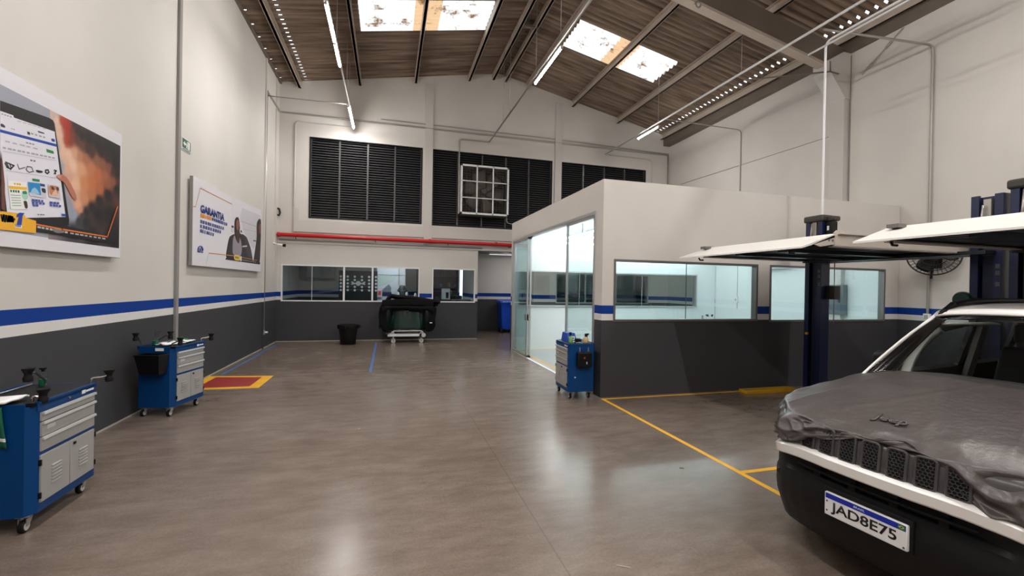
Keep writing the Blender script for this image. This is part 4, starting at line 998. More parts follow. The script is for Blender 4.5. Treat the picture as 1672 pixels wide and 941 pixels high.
# its near side carries a black box
t = thing('side_box', 'black box with red light hung on the cart by the office', 'box', local(c3, 0.597, 0.12, 0.50), math.radians(-91.4))
q = MB(); q.box(0.0, .085, 0.0, .235, 0.0, .235, None, .02, 3); q.build('box_shell', M['black'], t)
q = MB(); q.cyl((.085, .105, .15), (.088, .105, .15), .012, 12); q.build('red_dot', flat((220, 60, 40)), t)
q = MB(); q.box(.085, .0865, .135, .15, .055, .09); q.build('logo_mark', flat((170, 190, 230)), t)
q = MB()
for y in (.05, .19): q.box(-.012, .012, y, y+.014, .225, .30)
q.build('hook', M['steel'], t)
q = MB(); q.box(0, .0015, 0, .02, 0, .02); o = q.build('sticker', M['white']); o.location = local(c3, .596, .10, .33); o.rotation_euler = (0, 0, math.radians(-91.4)); tag(o, 'tiny white sticker low on the side of the office corner cart', 'sticker')
t = thing('blue_carton', 'bright blue dispenser box on the office corner cart', 'box', local(c3, 0.17, 0.17, Z3-.004), math.radians(-91.4))
q = MB(); q.hexa([(-.13, -.09, 0), (.13, -.09, 0), (.13, .09, 0), (-.13, .09, 0), (-.12, -.07, .14), (.10, -.07, .14), (.10, .06, .14), (-.12, .06, .14)], None, .006); q.build('carton', flat((22, 74, 168)), t)
q = MB(); q.hexa([(.1285, -.05, .03), (.131, -.05, .03), (.131, .05, .03), (.1285, .05, .03), (.116, -.05, .09), (.119, -.05, .09), (.119, .05, .09), (.116, .05, .09)]); l = q.build('carton_label', M['white'], t)
q = MB(); q.hexa([(.1265, -.036, .045), (.129, -.036, .045), (.129, .036, .045), (.1265, .036, .045), (.1205, -.036, .072), (.1235, -.036, .072), (.1235, .036, .072), (.1205, .036, .072)]); q.build('label_mark', flat((70, 60, 130)), l)
p = local(c3, .42, .10, Z3-.004); bottle('spray_bottle', 'green spray bottle with black trigger on office corner cart', p, 0.19, 0.034, body=flat((120, 176, 110)), trigger=True)
p = local(c3, .47, .33, Z3-.004); bottle('spray_bottle', 'beige spray bottle with black trigger at right of office corner cart', p, 0.17, 0.042, body=flat((196, 170, 130)), trigger=True)
t = thing('polisher', 'small black hand tool between bottles on office corner cart', 'tool', local(c3, .46, .215, Z3-.004), 0.4)
q = MB(); q.tube([(-.07, 0, .06), (0, 0, .05), (.06, .01, .03)], [.022, .028, .018], 10); q.build('tool_body', M['black'], t)
q = MB(); q.lathe([(.035, 0), (.035, .02), (.015, .04)], (-.05, 0, 0.0), 'z', 14); q.build('tool_pad', M['rubber'], t)
t = sheet('cloth_pad', 'grey folded cloth lying on the office corner cart', local(c3, .42, .18, Z3-.002), 0.2, [(-.05, -.1, 0), (.06, -.09, 0), (.07, .06, 0), (-.06, .05, 0)], 0.008, flat((150, 164, 180)), 'cloth', lift=.02)
# --- cart inside the office, seen over the sill
c4 = make_cart('blue tool cart standing inside the office behind the window', (at(1134, 520, 1, 9.95).x-.08, 9.75), 0, 0.72, 0.43, 0.86)
p = at(1147, 517, 1, 9.95); bottle('spray_can', 'brown can on the cart inside the office', (p.x, 9.95, .857), .17, .033, body=flat((150, 136, 120)), cap=flat((150, 136, 120)))
for k, xx in enumerate((1156, 1163)):
    p = at(xx, 518, 1, 9.98); bottle('spray_bottle', ('left' if k == 0 else 'right')+' of two white spray bottles on the cart inside the office', (p.x, 9.98+.02*k, .857), .22, .036, body=flat((210, 226, 214)), trigger=True)
p = at(1172, 520, 1, 9.95); t = thing('cloth_heap', 'dark cloth heap on the cart inside the office', 'cloth', (p.x, 9.95, .857))
q = MB(); q.lathe([(.15, 0), (.14, .03), (.09, .055), (.03, .08), (.002, .09)], (0, 0, 0), 'z', 16); q.build('cloth', flat((60, 74, 80)), t)
p = at(1139, 521, 1, 9.95); t = thing('cloth_heap', 'blue cloth heap on the cart inside the office', 'cloth', (p.x, 9.95, .857))
q = MB(); q.lathe([(.09, 0), (.085, .03), (.05, .055), (.002, .065)], (0, 0, 0), 'z', 16); q.build('cloth', flat((30, 96, 190)), t)

# ================================================================= FLOOR PAINT AND TAPE
def mark(name, label, polys, m, cat='floor marking', z=0.0012):
    q = MB()
    for P in polys: q.prism([(x, y, 0.0002) for x, y in P], (0, 0, z))
    return tag(q.build(name, m), label, cat)
def strip(a, c, w):
    a, c = Vector(a), Vector(c); d = (c-a).normalized(); n = Vector((-d.y, d.x))*w/2
    return [tuple(a-n), tuple(c-n), tuple(c+n), tuple(a+n)]
mark('floor_line', 'long yellow painted line from the office corner toward the car', [strip((3.22, 6.18), (3.22, -3.0), .055)], M['yellow'])
mark('floor_line', 'yellow painted line along the foot of the office front wall', [strip((3.25, 6.15), (6.0, 6.15), .05)], M['yellow'])
mark('floor_line', 'short yellow painted bay line branching off toward the car', [strip((3.25, 3.40), (6.6, 3.40), .055)], M['yellow'])
mark('floor_line', 'thin yellow line just inside the office glass door', [strip((3.42, 6.6), (3.42, 11.3), .05)], M['yellow'], z=.005)
mark('floor_line', 'thin yellow line along the office back wall', [strip((3.42, 11.3), (9.0, 11.3), .05)], M['yellow'], z=.005)
Yo = [(-3.08, 8.02), (-2.00, 7.98), (-2.00, 8.94), (-3.08, 9.0)]
mark('floor_frame', 'yellow painted frame around the red floor patch by left wall', [[(-3.08, 8.0), (-2.0, 7.96), (-2.17, 8.10), (-2.94, 8.12)], [(-2.0, 7.96), (-2.0, 8.94), (-2.17, 8.85), (-2.17, 8.10)], [(-2.0, 8.94), (-3.08, 9.10), (-2.94, 8.98), (-2.17, 8.85)], [(-3.08, 9.10), (-3.08, 8.0), (-2.94, 8.12), (-2.94, 8.98)]], M['yellow'])
mark('floor_patch', 'red painted rectangle on the floor by the left wall', [[(-2.94, 8.12), (-2.17, 8.10), (-2.17, 8.85), (-2.94, 8.98)]], M['redfloor'])
mark('floor_tape', 'blue tape strip on the floor in front of the black bin', [strip((-0.31, 8.97), (-0.32, 13.5), .055)], M['bluetape'])
mark('floor_tape', 'faded blue tape strip along the foot of the left wall', [strip((-2.92, 9.2), (-2.93, 13.6), .06)], M['bluetape'])
mark('floor_debris', 'tiny pale chip on the concrete near the lower frame edge', [strip(at(1006, 924, 2, 0).xy, at(1029, 928, 2, 0).xy, .006)], M['base'], 'debris', .004)
mark('floor_debris', 'tiny dark chip on the concrete near the yellow line', [strip((2.72, 3.62), (2.76, 3.61), .009)], M['black'], 'debris', .003)

# ================================================================= BINS AND TROLLEY
p = at(569, 563, 2, 0); t = thing('trash_bin', 'black round trash bin with bag folded over its rim by far wall', 'bin', (-1.08, 13.25, 0))
q = MB(); q.lathe([(.20, 0), (.21, .01), (.255, .50), (.25, .5), (.2, .02)], (0, 0, 0), 'z', 28); q.build('bin_body', M['black'], t)
q = MB(); n = 48; rows = []
for zz, rr, w in ((.44, .275, .018), (.49, .285, .012), (.545, .282, .008), (.555, .265, .004), (.54, .24, .004), (.45, .225, .01)):
    rows.append([((rr+w*math.sin(k*1.7)+w*.6*math.sin(k*.63))*math.cos(2*PI*k/n), (rr+w*math.sin(k*1.7))*math.sin(2*PI*k/n), zz+(.02*math.sin(k*.9) if zz < .5 else 0)) for k in range(n)])
q.grid(rows, close_u=True); q.build('bin_bag', M['rubber'], t)
q = MB(); q.tube([(.27, 0, .52), (.31, -.02, .53), (.33, -.02, .49), (.29, 0, .47)], .016, 8); q.build('bag_knot', M['rubber'], t)
# blue wheelie bin in the corridor
t = thing('wheelie_bin', 'tall blue wheeled bin in the corridor opening', 'bin', (4.25, 15.9, 0), 0.0)
q = MB(); q.hexa([(-.22, -.27, .12), (.22, -.27, .12), (.22, .25, .12), (-.22, .25, .12), (-.28, -.34, 1.10), (.28, -.34, 1.10), (.28, .3, 1.10), (-.28, .3, 1.10)], None, .03, 3)
q.box(-.30, .30, -.37, .32, 1.07, 1.12, None, .01); q.build('bin_body', M['wheelblue'], t)
q = MB(); q.hexa([(-.31, -.38, 1.12), (.31, -.38, 1.12), (.31, .36, 1.12), (-.31, .36, 1.12), (-.29, -.35, 1.17), (.29, -.35, 1.17), (.29, .36, 1.2), (-.29, .36, 1.2)], None, .012); q.build('lid', M['wheelblue'], t)
q = MB()
for k in range(4): q.box(-.22+.11*k, -.135+.11*k, -.392, -.384, 1.135, 1.165)
islands(q, 'lid_marking', flat((150, 190, 240)), t)
q = MB(); q.tube([(-.26, .36, 1.15), (-.26, .42, 1.14), (.26, .42, 1.14), (.26, .36, 1.15)], .018, 8); q.build('handle_bar', M['wheelblue'], t)
for s in (-1, 1):
    q = MB(); q.lathe([(.03, -.025), (.095, -.025), (.10, -.015), (.10, .015), (.095, .025), (.03, .025)], (s*.2, -.22, .10), 'x', 22); w = q.build('wheel', M['rubber'], t)
    q = MB(); q.lathe([(.002, -.028), (.05, -.028), (.05, .028), (.002, .028)], (s*.2, -.22, .10), 'x', 16); q.build('wheel_hub', M['steel'], w)
for s in (-1, 1):
    q = MB(); q.box(s*.2-.03, s*.2+.03, .16, .22, 0, .13); q.build('foot', M['rubber'], t)
# windshield trolley with black cover
t = thing('windshield_trolley', 'white wheeled trolley under the black cover by the far wall', 'trolley', (0.56, 13.35, 0))
q = MB()
q.box(-.62, .40, -.14, -.07, .20, .27); q.box(-.62, .40, .22, .29, .20, .27); q.box(-.62, -.56, -.14, .29, .2, .27); q.box(.34, .40, -.14, .29, .2, .27)
q.tube([(-.42, -.16, .36), (.42, -.16, .36)], .012, 8)
for x in (-.42, .42):
    q.tube([(x, -.12, .24), (x, -.16, .36)], .018, 8); q.tube([(x-.08, -.12, .24), (x, -.155, .38), (x+.06, -.12, .24)], .014, 6)
q.build('frame', M['white'], t)
q = MB()
for x in (-.42, .42): q.tube([(x, -.16, .36), (x*.98, -.15, .95)], .018, 8); q.tube([(x, .25, .26), (x, .20, .95)], .018, 8)
islands(q, 'upright', M['black'], t)
for x in (-.40, .40):
    for y in (-.10, .24):
        q = MB(); q.tube([(x, y, .2), (x, y, .13)], .02, 8); q.box(x-.02, x+.03, y-.035, y+.035, .06, .14); cs = q.build('caster', M['steel'], t)
        q = MB(); q.lathe([(.02, -.02), (.058, -.02), (.066, -.01), (.066, .01), (.058, .02), (.02, .02)], (x, y, .066), 'y', 20); w = q.build('wheel', M['cgrey_l'], cs)
        q = MB(); q.lathe([(.001, -.024), (.02, -.024), (.02, .024), (.001, .024)], (x, y, .066), 'y', 12); q.build('wheel_hub', M['black'], cs)
q = MB(); q.lathe([(.02, -.02), (.058, -.02), (.066, -.01), (.066, .01), (.058, .02), (.02, .02)], (.46, -.16, .235), 'y', 20); q.build('spare_wheel', M['cgrey_l'], t)
def wscreen(label, y, w, h, z, grp=True):
    """a curved car windshield standing on the trolley"""
    t2 = thing('windshield_glass', label, 'windshield', (0.56, y, 0), 0, 'windshields on the trolley')
    def surf(off=0, sc=1.0):
        rows = []
        for i in range(9):
            v = i/8; row = []
            for j in range(17):
                u = j/16*2-1; ww = (w*(1-.16*v))/2*sc
                row.append((u*ww, .10*u*u+.10*v-.05+off, z+h*(v-.5)*sc+h*.5+.02*(1-u*u)*(v-.5)))
            rows.append(row)
        return rows
    q = MB(); q.grid(surf()); q.build('glass_sheet', M['glassg'], t2, solid=.006, fixn=False)
    R = surf(-.004)
    edge = R[0]+[r[-1] for r in R[1:]]+list(reversed(R[-1]))[1:]+[r[0] for r in reversed(R[1:-1])]
    q = MB()
    def band(A, B): q.grid([A, B])
    lo = [[Vector(a)*(1)+Vector((0, -.001, 0)) for a in R[0]], [Vector(a)+Vector((0, -.001, .06)) for a in R[0]]]
    q.grid(lo); q.grid([[Vector(a)+Vector((0, -.001, 0)) for a in R[-1]], [Vector(a)+Vector((0, -.004, -.05)) for a in R[-1]]])
    q.grid([[Vector(r[0])+Vector((0, -.002, 0)) for r in R], [Vector(r[0])+Vector((.035, -.006, 0)) for r in R]]); q.grid([[Vector(r[-1])+Vector((0, -.002, 0)) for r in R], [Vector(r[-1])+Vector((-.035, -.006, 0)) for r in R]])
    a = Vector(R[-1][8])
    q.face([(a.x-.11, a.y-.006, a.z-.03), (a.x-.085, a.y-.022, a.z-.16), (a.x+.085, a.y-.022, a.z-.16), (a.x+.11, a.y-.006, a.z-.03)])
    q.build('black_border', M['cgloss'], t2, solid=.002, fixn=False)
    q = MB(); q.lathe([(.012, 0), (.012, .004)], (a.x, a.y-.036, a.z-.155), 'y', 12); q.build('sensor_clip', M['white'], t2)
wscreen('green tinted windshield standing foremost on the covered trolley', 13.24, 1.18, .72, .37)
wscreen('green tinted windshield behind the front one on the covered trolley', 13.42, 1.16, .70, .38)
# the black cover draped over the glass
t = thing('trolley_cover', 'black cloth cover draped over the windshields by far wall', 'cover', (0.56, 13.35, 0))
q = MB(); n = 40; rows = []
prof = [(-.80, .42), (-.80, .62), (-.82, .80), (-.80, 1.0), (-.74, 1.14), (-.66, 1.20), (-.54, 1.43), (-.46, 1.44), (-.36, 1.40), (-.12, 1.38), (.18, 1.37), (.45, 1.33), (.68, 1.28), (.98, 1.26), (.98, 1.235), (.78, 1.18), (.74, .95), (.76, .78), (.78, .62), (.77, .46), (.70, .36)]
for j, (x, zz) in enumerate(prof):
    row = []
    for i in range(13):
        v = i/12
        y = -.24+.60*v+.02*math.sin(j*2.1)
        k = 1-.05*abs(v-.5)*2
        nzv = noise.noise(Vector((x*4, v*3, zz*4)))*.025
        zlow = zz+(nzv if zz > .5 else nzv)
        if zz > 1.0: zlow -= (.10*(abs(v-.42)*2)**3)
        row.append((x*k+nzv, y+nzv, zlow))
    rows.append(row)
q.grid(rows)
cov = q.build('cover_shell', M['blackcloth'], t, solid=.01, subs=1, fixn=False)
q = MB(); rows = []
for i in range(8):                                            # the folded front edge hanging over the glass
    v = i/7; row = []
    for j in range(25):
        u = j/24*2-1
        x = u*(.74-.02*v)
        side = max(0, abs(u)-.72)/.28
        zz = 1.10-.02*u*u - v*(.11+.02*math.sin(u*3.1)) - side*side*v*.12
        row.append((x, -.30-.03*math.sin(v*PI)-.015*noise.noise(Vector((u*5, v*2, 3))), zz+.015*noise.noise(Vector((u*4, v*2, 8)))))
    rows.append(row)
q.grid(rows); q.grid([[(r[0], -.27, 1.27+.05*(1-abs(r[0])/.8)) for r in rows[0]], [(r[0], -.29, 1.10-.02*(r[0]/.74)**2) for r in rows[0]]])
q.build('front_fold', M['blackcloth'], t, solid=.008, subs=1, fixn=False)
for s in (-1, 1):
    q = MB(); rows = []
    for i in range(10):
        v = i/9; row = []
        for j in range(9):
            u = j/8
            wob = .02*math.sin(v*7+s)+.02*noise.noise(Vector((u*3, v*4, s)))
            xo = .80+wob-(.10*max(0, v-.8)/.2); xi = .50+.05*math.sin(v*4)-.02*v+(.06 if s < 0 else .04)
            row.append((s*(xi+(xo-xi)*u), -.30+.05*u*u+wob, 1.08-.02*u-v*(.68+.05*math.sin(u*3))))
        rows.append(row)
    q.grid(rows); q.build('side_fold', M['blackcloth'], t, solid=.008, subs=1, fixn=False)
q = MB(); q.box(.62, .69, -.35, -.338, .60, .625); q.build('white_tag', M['white'], t)

# ================================================================= BEHIND THE FAR WALL
t = thing('dotted_door', 'dark glass door with rows of white dots and a winged white emblem in back room', 'door', (0, 14.62, 0))
D0, D1 = at(553, 470, 1, 14.62).x, at(616, 470, 1, 14.62).x
q = MB(); q.box(D0, D1, 0, .03, 0, 2.12); q.build('door_panel', flat((14, 16, 20)), t)
for yy in (441+9.5, 456, 461.5, 467.3, 473.5):
    pass
q = MB()
for xx in (556.5, 567.8, 579.3, 591, 602.7, 613.8):
    for k in range(5):
        if k == 2 and xx in (579.3, 591): continue
        c = at(xx, 451.5+k*5.55+(xx-556)*.02, 1, 14.62); q.lathe([(.034, -.006), (.034, 0)], (c.x, 0, c.z), 'y', 14)
q.build('white_dots', flat((226, 230, 232)), t)
c = at(585, 463, 1, 14.62); q = MB()
for s in (-1, 1):
    q.prism([(c.x+s*.05, -.006, c.z+.02), (c.x+s*.11, -.006, c.z+.012), (c.x+s*.155, -.006, c.z+.05), (c.x+s*.205, -.006, c.z+.06), (c.x+s*.215, -.006, c.z+.03), (c.x+s*.18, -.006, c.z+.01), (c.x+s*.215, -.006, c.z-.02), (c.x+s*.195, -.006, c.z-.045), (c.x+s*.15, -.006, c.z-.035), (c.x+s*.10, -.006, c.z-.022), (c.x+s*.05, -.006, c.z-.03)], (0, .006, 0))
q.lathe([(.045, -.007), (.075, -.007), (.075, 0), (.045, 0)], (c.x, 0, c.z), 'y', 20); q.build('emblem', flat((206, 208, 208)), t)
t = thing('wall_cabinet', 'pale wall cabinet on back room wall seen through far window', 'cabinet', (-2.35, 16.98, 2.15))
q = MB(); q.box(-.5, .5, -.0, .2, -.28, .35, None, .01); q.build('cabinet_body', flat((150, 154, 158)), t); q = MB(); q.box(-.46, .46, -.012, 0, -.24, .31); q.build('cabinet_door', flat((166, 170, 174)), t)
t = thing('desk', 'dark desk below the far left window in back room', 'desk', (-1.9, 16.4, 0))
q = MB(); q.box(-.9, .9, -.35, .35, .72, .76); q.build('desk_top', flat((40, 38, 38)), t)
for x in (-.85, .85):
    for y in (-.3, .3): q = MB(); q.box(x-.025, x+.025, y-.025, y+.025, 0, .72); q.build('leg', M['black'], t)
t = thing('red_case', 'dull red case standing on a block in the back room', 'case', (-.72, 15.6, 0))
q = MB(); q.box(-.30, .30, -.2, .2, 1.42, 1.60, None, .02); q.build('case_body', flat((120, 50, 46)), t); q = MB(); q.box(-.26, .26, -.18, .18, 0, 1.42); q.build('case_stand', flat((96, 100, 104)), t)
t = thing('white_panel_wall', 'bright white partition of boards behind the covered trolley', 'partition', ((at(617, 470, 1, 15.3).x+at(660, 470, 1, 15.3).x)/2, 15.3, 0))
q = MB(); q.box(-.46, .26, 0, .05, 1.0, 2.6, flat((214, 220, 228))); q.box(.27, .46, 0, .05, 1.0, 2.6, flat((206, 210, 214))); q.box(-.46, .46, -.012, 0, 2.02, 2.035, flat((120, 122, 126))); q.box(.235, .25, -.012, 0, 1.7, 2.6, flat((120, 122, 126))); q.box(-.46, .46, .0, .05, 0, 1.0, flat((120, 124, 128))); q.build('boards', None, t)
q = MB(); q.prism([(-.36, -.004, 1.45), (-.08, -.004, 1.72), (.0, -.004, 1.62), (.0, -.004, 1.42)], (0, .004, 0)); q.build('grey_print', flat((120, 126, 136)), t)
q = MB(); q.prism([(-.46, -.003, 2.0), (.2, -.003, 2.0), (.05, -.003, 1.8), (-.46, -.003, 1.6)], (0, .003, 0)); q.build('pale_print', flat((196, 212, 206)), t)
q = MB(); q.prism([(-.46, -.005, 1.31), (.02, -.005, 1.31), (.02, -.005, 1.45), (-.46, -.005, 1.45)], (0, .005, 0)); q.build('blue_stripe', flat((16, 40, 96)), t)
t = thing('notice', 'small pink and white notice on board edge behind the trolley', 'notice', (at(620, 470, 1, 15.25).x, 15.25, 1.45)); q = MB(); q.box(-.08, .08, 0, .02, -.17, .14); q.build('notice_sheet', flat((232, 214, 216)), t); q = MB(); q.box(-.05, .05, -.004, 0, -.10, .04); q.build('notice_print', flat((206, 90, 96)), t)
t = thing('shelf_unit', 'dark wall shelf with bottles seen through both far windows', 'shelf', (2.0, 16.9, 0))
q = MB()
for zz in (1.05, 1.62, 2.05): q.box(-.95, .55, -.18, .25, zz, zz+.035)
islands(q, 'shelf_board', flat((44, 44, 46)), t); q = MB(); q.box(-.98, -.95, -.18, .25, 0, 2.5); q.box(.55, .58, -.18, .25, 0, 2.5); q.box(-.95, .55, .22, .25, 0, 2.5); islands(q, 'shelf_side', flat((52, 53, 56)), t)
for k, (x, zz, c, h) in enumerate(((-.75, 1.656, (150, 140, 70), .12), (-.5, 1.656, (60, 64, 70), .16), (-.2, 1.656, (30, 70, 170), .14), (.1, 1.656, (70, 74, 80), .18), (.35, 1.656, (40, 60, 150), .1), (-.1, 2.087, (60, 60, 62), .2), (.25, 2.087, (46, 46, 48), .16))):
    bottle('jar', ['yellowish jar leftmost on the back room shelf', 'grey jar beside the yellowish one on back room shelf', 'blue jar in the middle of the back room shelf', 'grey jar right of the blue one on back room shelf', 'short dark blue jar at the right of back room shelf', 'grey tall jar on the top back room shelf', 'black jar on the top back room shelf'][k], (2.1+x, 16.8, zz), h, .06, body=flat(c), cap=flat(c), cat='jar')
t = thing('counter', 'dark work counter behind the far wall windows', 'counter', (1.95, 14.95, 0))
q = MB(); q.box(-1.15, .72, -.3, .28, 1.20, 1.24); q.build('counter_top', flat((38, 38, 40)), t); q = MB(); q.box(-1.1, .68, -.26, .26, 0, 1.20); q.build('counter_body', flat((70, 72, 74)), t)
t = thing('coffee_machine', 'white coffee machine behind the right far window', 'machine', (at(728, 470, 1, 14.9).x, 14.9, 1.24))
q = MB(); q.box(-.13, -.01, -.12, .12, 0, .36, None, .01); q.box(.09, .13, -.12, .12, 0, .36, None, .008); q.box(-.01, .09, -.10, .12, .24, .36); q.box(-.01, .09, -.12, .12, 0, .04); q.build('machine_body', flat((206, 210, 212)), t); q = MB(); q.box(-.01, .09, .05, .08, .04, .24); q.build('machine_front', M['black'], t); q = MB(); q.tube([(.13, 0, .3), (.19, 0, .3), (.19, 0, .18)], .012, 8); q.build('machine_handle', M['steel'], t)
for k, (xx, c, h) in enumerate(((650, (220, 224, 226), .30), (664, (206, 210, 212), .30), (678, (224, 226, 226), .26), (690, (140, 146, 150), .22))):
    p = at(xx, 480, 1, 14.9); bottle('supply_bottle', ['leftmost white bottle on the counter behind the trolley', 'second white bottle on the counter behind the trolley', 'white bottle at right of the counter, clear of the dark bag', 'grey bottle rightmost on the counter in the first far window'][k], (p.x, 14.9, 1.24), h, .045, body=flat(c), cap=flat((60, 62, 64)))
t = thing('dark_bag', 'dark rounded bag on the counter behind the trolley', 'bag', (at(657, 470, 1, 15.08).x, 15.07, 1.24)); q = MB(); q.lathe([(.15, 0), (.17, .1), (.14, .32), (.08, .44), (.002, .46)], (0, 0, 0), 'z', 18); q.build('bag_body', flat((50, 56, 62)), t)
t = thing('office_chair', 'black office chair behind the right far window', 'chair', (at(745, 480, 1, 15.7).x, 15.7, 0))
q = MB(); q.box(-.24, .24, .12, .18, .95, 1.35, None, .03); q.build('backrest', M['black'], t); q = MB(); q.box(-.25, .25, -.25, .2, .45, .53, None, .03); q.build('seat', M['black'], t); q = MB(); q.cyl((0, 0, .08), (0, 0, .45), .03, 10); q.box(-.02, .02, .14, .17, .5, 1.0); q.build('column', M['steel'], t)
q = MB()
for k in range(5): q.tube([(0, 0, .09), (.28*math.cos(k*1.257), .28*math.sin(k*1.257), .03)], .025, 8)
q.build('star_base', M['black'], t)
# things on the office right wall
t = thing('electrical_panel', 'tall dark grey electrical panel on the wall inside the office', 'panel', (RX(7.5)-.05, 7.53, 1.55))
q = MB(); q.box(-.14, .0, -.29, .29, -.33, .33, None, .01); q.build('cabinet', flat((92, 104, 110)), t); q = MB(); q.box(-.15, -.14, -.26, .26, -.30, .30, None, .004); d = q.build('panel_door', flat((84, 96, 104)), t)
q = MB(); q.box(-.16, -.15, -.24, -.20, -.06, .06); q.box(-.153, -.15, .02, .10, .12, .16); q.box(-.153, -.15, -.16, -.08, .12, .16); islands(q, 'panel_latch', M['black'], d)
t = thing('outlet_box', 'small white switch box on the conduit inside the office', 'outlet', (RX(10.5)-.06, 10.5, 1.45)); q = MB(); q.box(-.03, .03, -.05, .05, -.09, .09, None, .006); q.build('box', M['white'], t); q = MB(); q.box(-.04, -.03, -.02, .02, -.03, .03); q.build('switch', M['cgrey'], t)
t = thing('air_conditioner', 'white air conditioner high inside the office behind right window', 'air conditioner', (RX(9)-.055, 9.05, 2.42)); q = MB(); q.box(-.22, 0, -.42, .42, -.13, .13, None, .03, 3); q.build('unit_body', M['white'], t); q = MB(); q.box(-.225, -.20, -.38, .38, -.11, -.085); q.build('air_flap', flat((190, 196, 198)), t)
# ================================================================= PARKING LIFTS
XPOST = 6.93
def post(t, y, zt, cap, side=1):
    """C-section column, open toward the aisle, with carriage, top motor and base plate"""
    q = MB(); x0, x1 = XPOST-.15, XPOST+.03; h = .145
    C = [(x0, -h), (x1, -h), (x1, h), (x0, h), (x0, h-.075), (x0+.03, h-.075), (x0+.03, h-.02), (x1-.03, h-.02), (x1-.03, -h+.02), (x0+.03, -h+.02), (x0+.03, -h+.075), (x0, -h+.075)]
    q.prism([(x, y+v, 0.012) for x, v in C], (0, 0, zt-.012)); o = q.build('column', M['post'], t)
    q = MB(); q.box(x0+.05, x1-.04, y-.05, y+.05, .05, zt-.06); q.build('screw_guard', M['post_dark'], o)
    q = MB(); q.box(x0-.12, x1+.1, y-.165, y+.165, 0, .014); q.build('base_plate', M['post'], o)
    q = MB(); q.box(x0+.01, x0+.05, y-.035, y+.035, 2.42, zt-.05); q.tube([(x0-.02, y+.05, 2.45), (x0-.02, y+.02, zt-.12)], .012, 6); q.build('lifting_link', M['steel'], o)
    if cap:
        q = MB(); q.box(x0-.03, x1+.02, y-h-.03, y+h+.03, zt-.10, zt+.01, None, .03, 3); q.box(x0+.06, x1+.05, y-h-.13, y-h-.02, zt-.1, zt-.02, None, .02); q.build('motor_cap', M['cap'], t)
        q = MB(); q.box(x0+.06, x1, y-h-.12, y-h-.005, zt-.36, zt-.11, None, .012); s = q.build('motor_box', M['black'], t)
        q = MB(); q.box(x0+.052, x0+.06, y-h-.07, y-h-.04, zt-.25, zt-.18); q.build('white_label', M['white'], s)
    q = MB()
    for zz in (1.98, 2.06, 1.85): q.box(x0-.003, x0, y-h+.015, y-h+.055, zz-.03, zz+.02)
    islands(q, 'warning_sticker', flat((84, 86, 90)), o)
    return o
def platform(t, y0, y1):
    xa, xb = 4.70, 7.02; z0, z1 = 2.25, 2.37
    q = MB(); n = 22                                   # trough-profiled steel deck seen from below
    rows = []
    for k in range(n*4+1):
        y = y0+.05+(y1-y0-.10)*k/(n*4); ph = k % 4
        zz = z0+(.03 if ph in (1, 2) else 0.0)
        rows.append([(xa, y, zz), ((xa+xb)/2, y, zz), (xb, y, zz)])
    q.grid(rows, smooth=False); q.build('deck', M['under'], t, solid=.008, fixn=False)
    for y, s in ((y0, 1), (y1, -1)):
        q = MB(); q.box(xa, xb, y, y+s*.05, z0-.03, z0+.10, M['cream']); q.box(xa, xb, y, y+s*.10, z0-.035, z0-.025, M['cream']); q.box(xa, xb, y-s*.03, y+s*.05, z0+.10, z0+.112, M['cream']); q.build('side_rail', None, t)
    q = MB(); q.box(xb-.14, xb, y0, y1, z0-.06, z0+.04); q.build('cross_beam', M['under'], t)
    for y in ((y0*2+y1)/3, (y0+2*y1)/3): q = MB(); q.box(xa, xb, y-.05, y+.05, z0-.045, z0-.005); q.build('deck_stringer', M['under'], t)
    q = MB(); m = .03                                  # entry ramp sloping down to the aisle
    q.hexa([(4.25, y0+m, 2.185), (4.72, y0+m, 2.325), (4.72, y1-m, 2.325), (4.25, y1-m, 2.185), (4.25, y0+m, 2.203), (4.72, y0+m, 2.365), (4.72, y1-m, 2.365), (4.25, y1-m, 2.203)])
    r = q.build('entry_ramp', M['rampw'], t)
    for y, s in ((y0+m, 1), (y1-m, -1)):
        q = MB(); q.prism([(4.40, y, 2.235), (4.72, y, 2.352), (4.74, y, 2.30), (4.74, y, 2.25), (4.50, y, 2.21)], (0, s*.012, 0)); q.build('ramp_cheek', M['cream'], r)
        q = MB()
        for xx in (4.62, 4.67): q.cyl((xx, y-s*.004, 2.285), (xx, y+s*.0, 2.285), .012, 10)
        islands(q, 'cheek_bolt', M['alu_dark'], r)
        q = MB(); q.prism([(4.70, y, 2.37), (4.74, y, 2.40), (4.84, y, 2.40), (4.86, y, 2.24), (4.80, y, 2.24), (4.78, y, 2.33)], (0, s*.02, 0)); q.build('hinge_bracket', M['cream'], t)
    q = MB(); q.box(4.55, 4.66, y1-.22, y1-.12, 2.335, 2.37); q.build('wheel_stop', M['alu_dark'], r)
    for y in (y0+.35, y1-.25): q = MB(); q.tube([(4.42, y, 2.19), (4.44, y, 2.16), (4.50, y, 2.16)], .012, 6); q.build('ramp_foot', M['black'], r)
lA = thing('parking_lift', 'raised parking lift with white ramp beside the office front wall', 'car lift', (0, 0, 0), 0, 'parking lifts')
post(lA, 5.68, 2.97, True); post(lA, 3.49, 2.90, False); platform(lA, 3.66, 5.78)
q = MB(); q.box(6.60, 6.78, 3.4, 5.72, 2.19, 2.235); q.build('lifting_beam', M['under'], lA)
q = MB(); q.box(XPOST-.04, XPOST+.10, 5.40, 5.535, 1.60, 1.82, None, .008); o = q.build('control_box', M['cap'], lA); q = MB(); q.tube([(XPOST+.05, 5.47, 2.2), (XPOST+.05, 5.47, 1.2)], .007, 6); q.build('control_cable', M['steel'], o)
q = MB(); q.lathe([(.022, -.03), (.022, 0)], (XPOST-.15, 5.76, 1.02), 'x', 12); q.build('yellow_knob', flat((220, 160, 30)), lA)
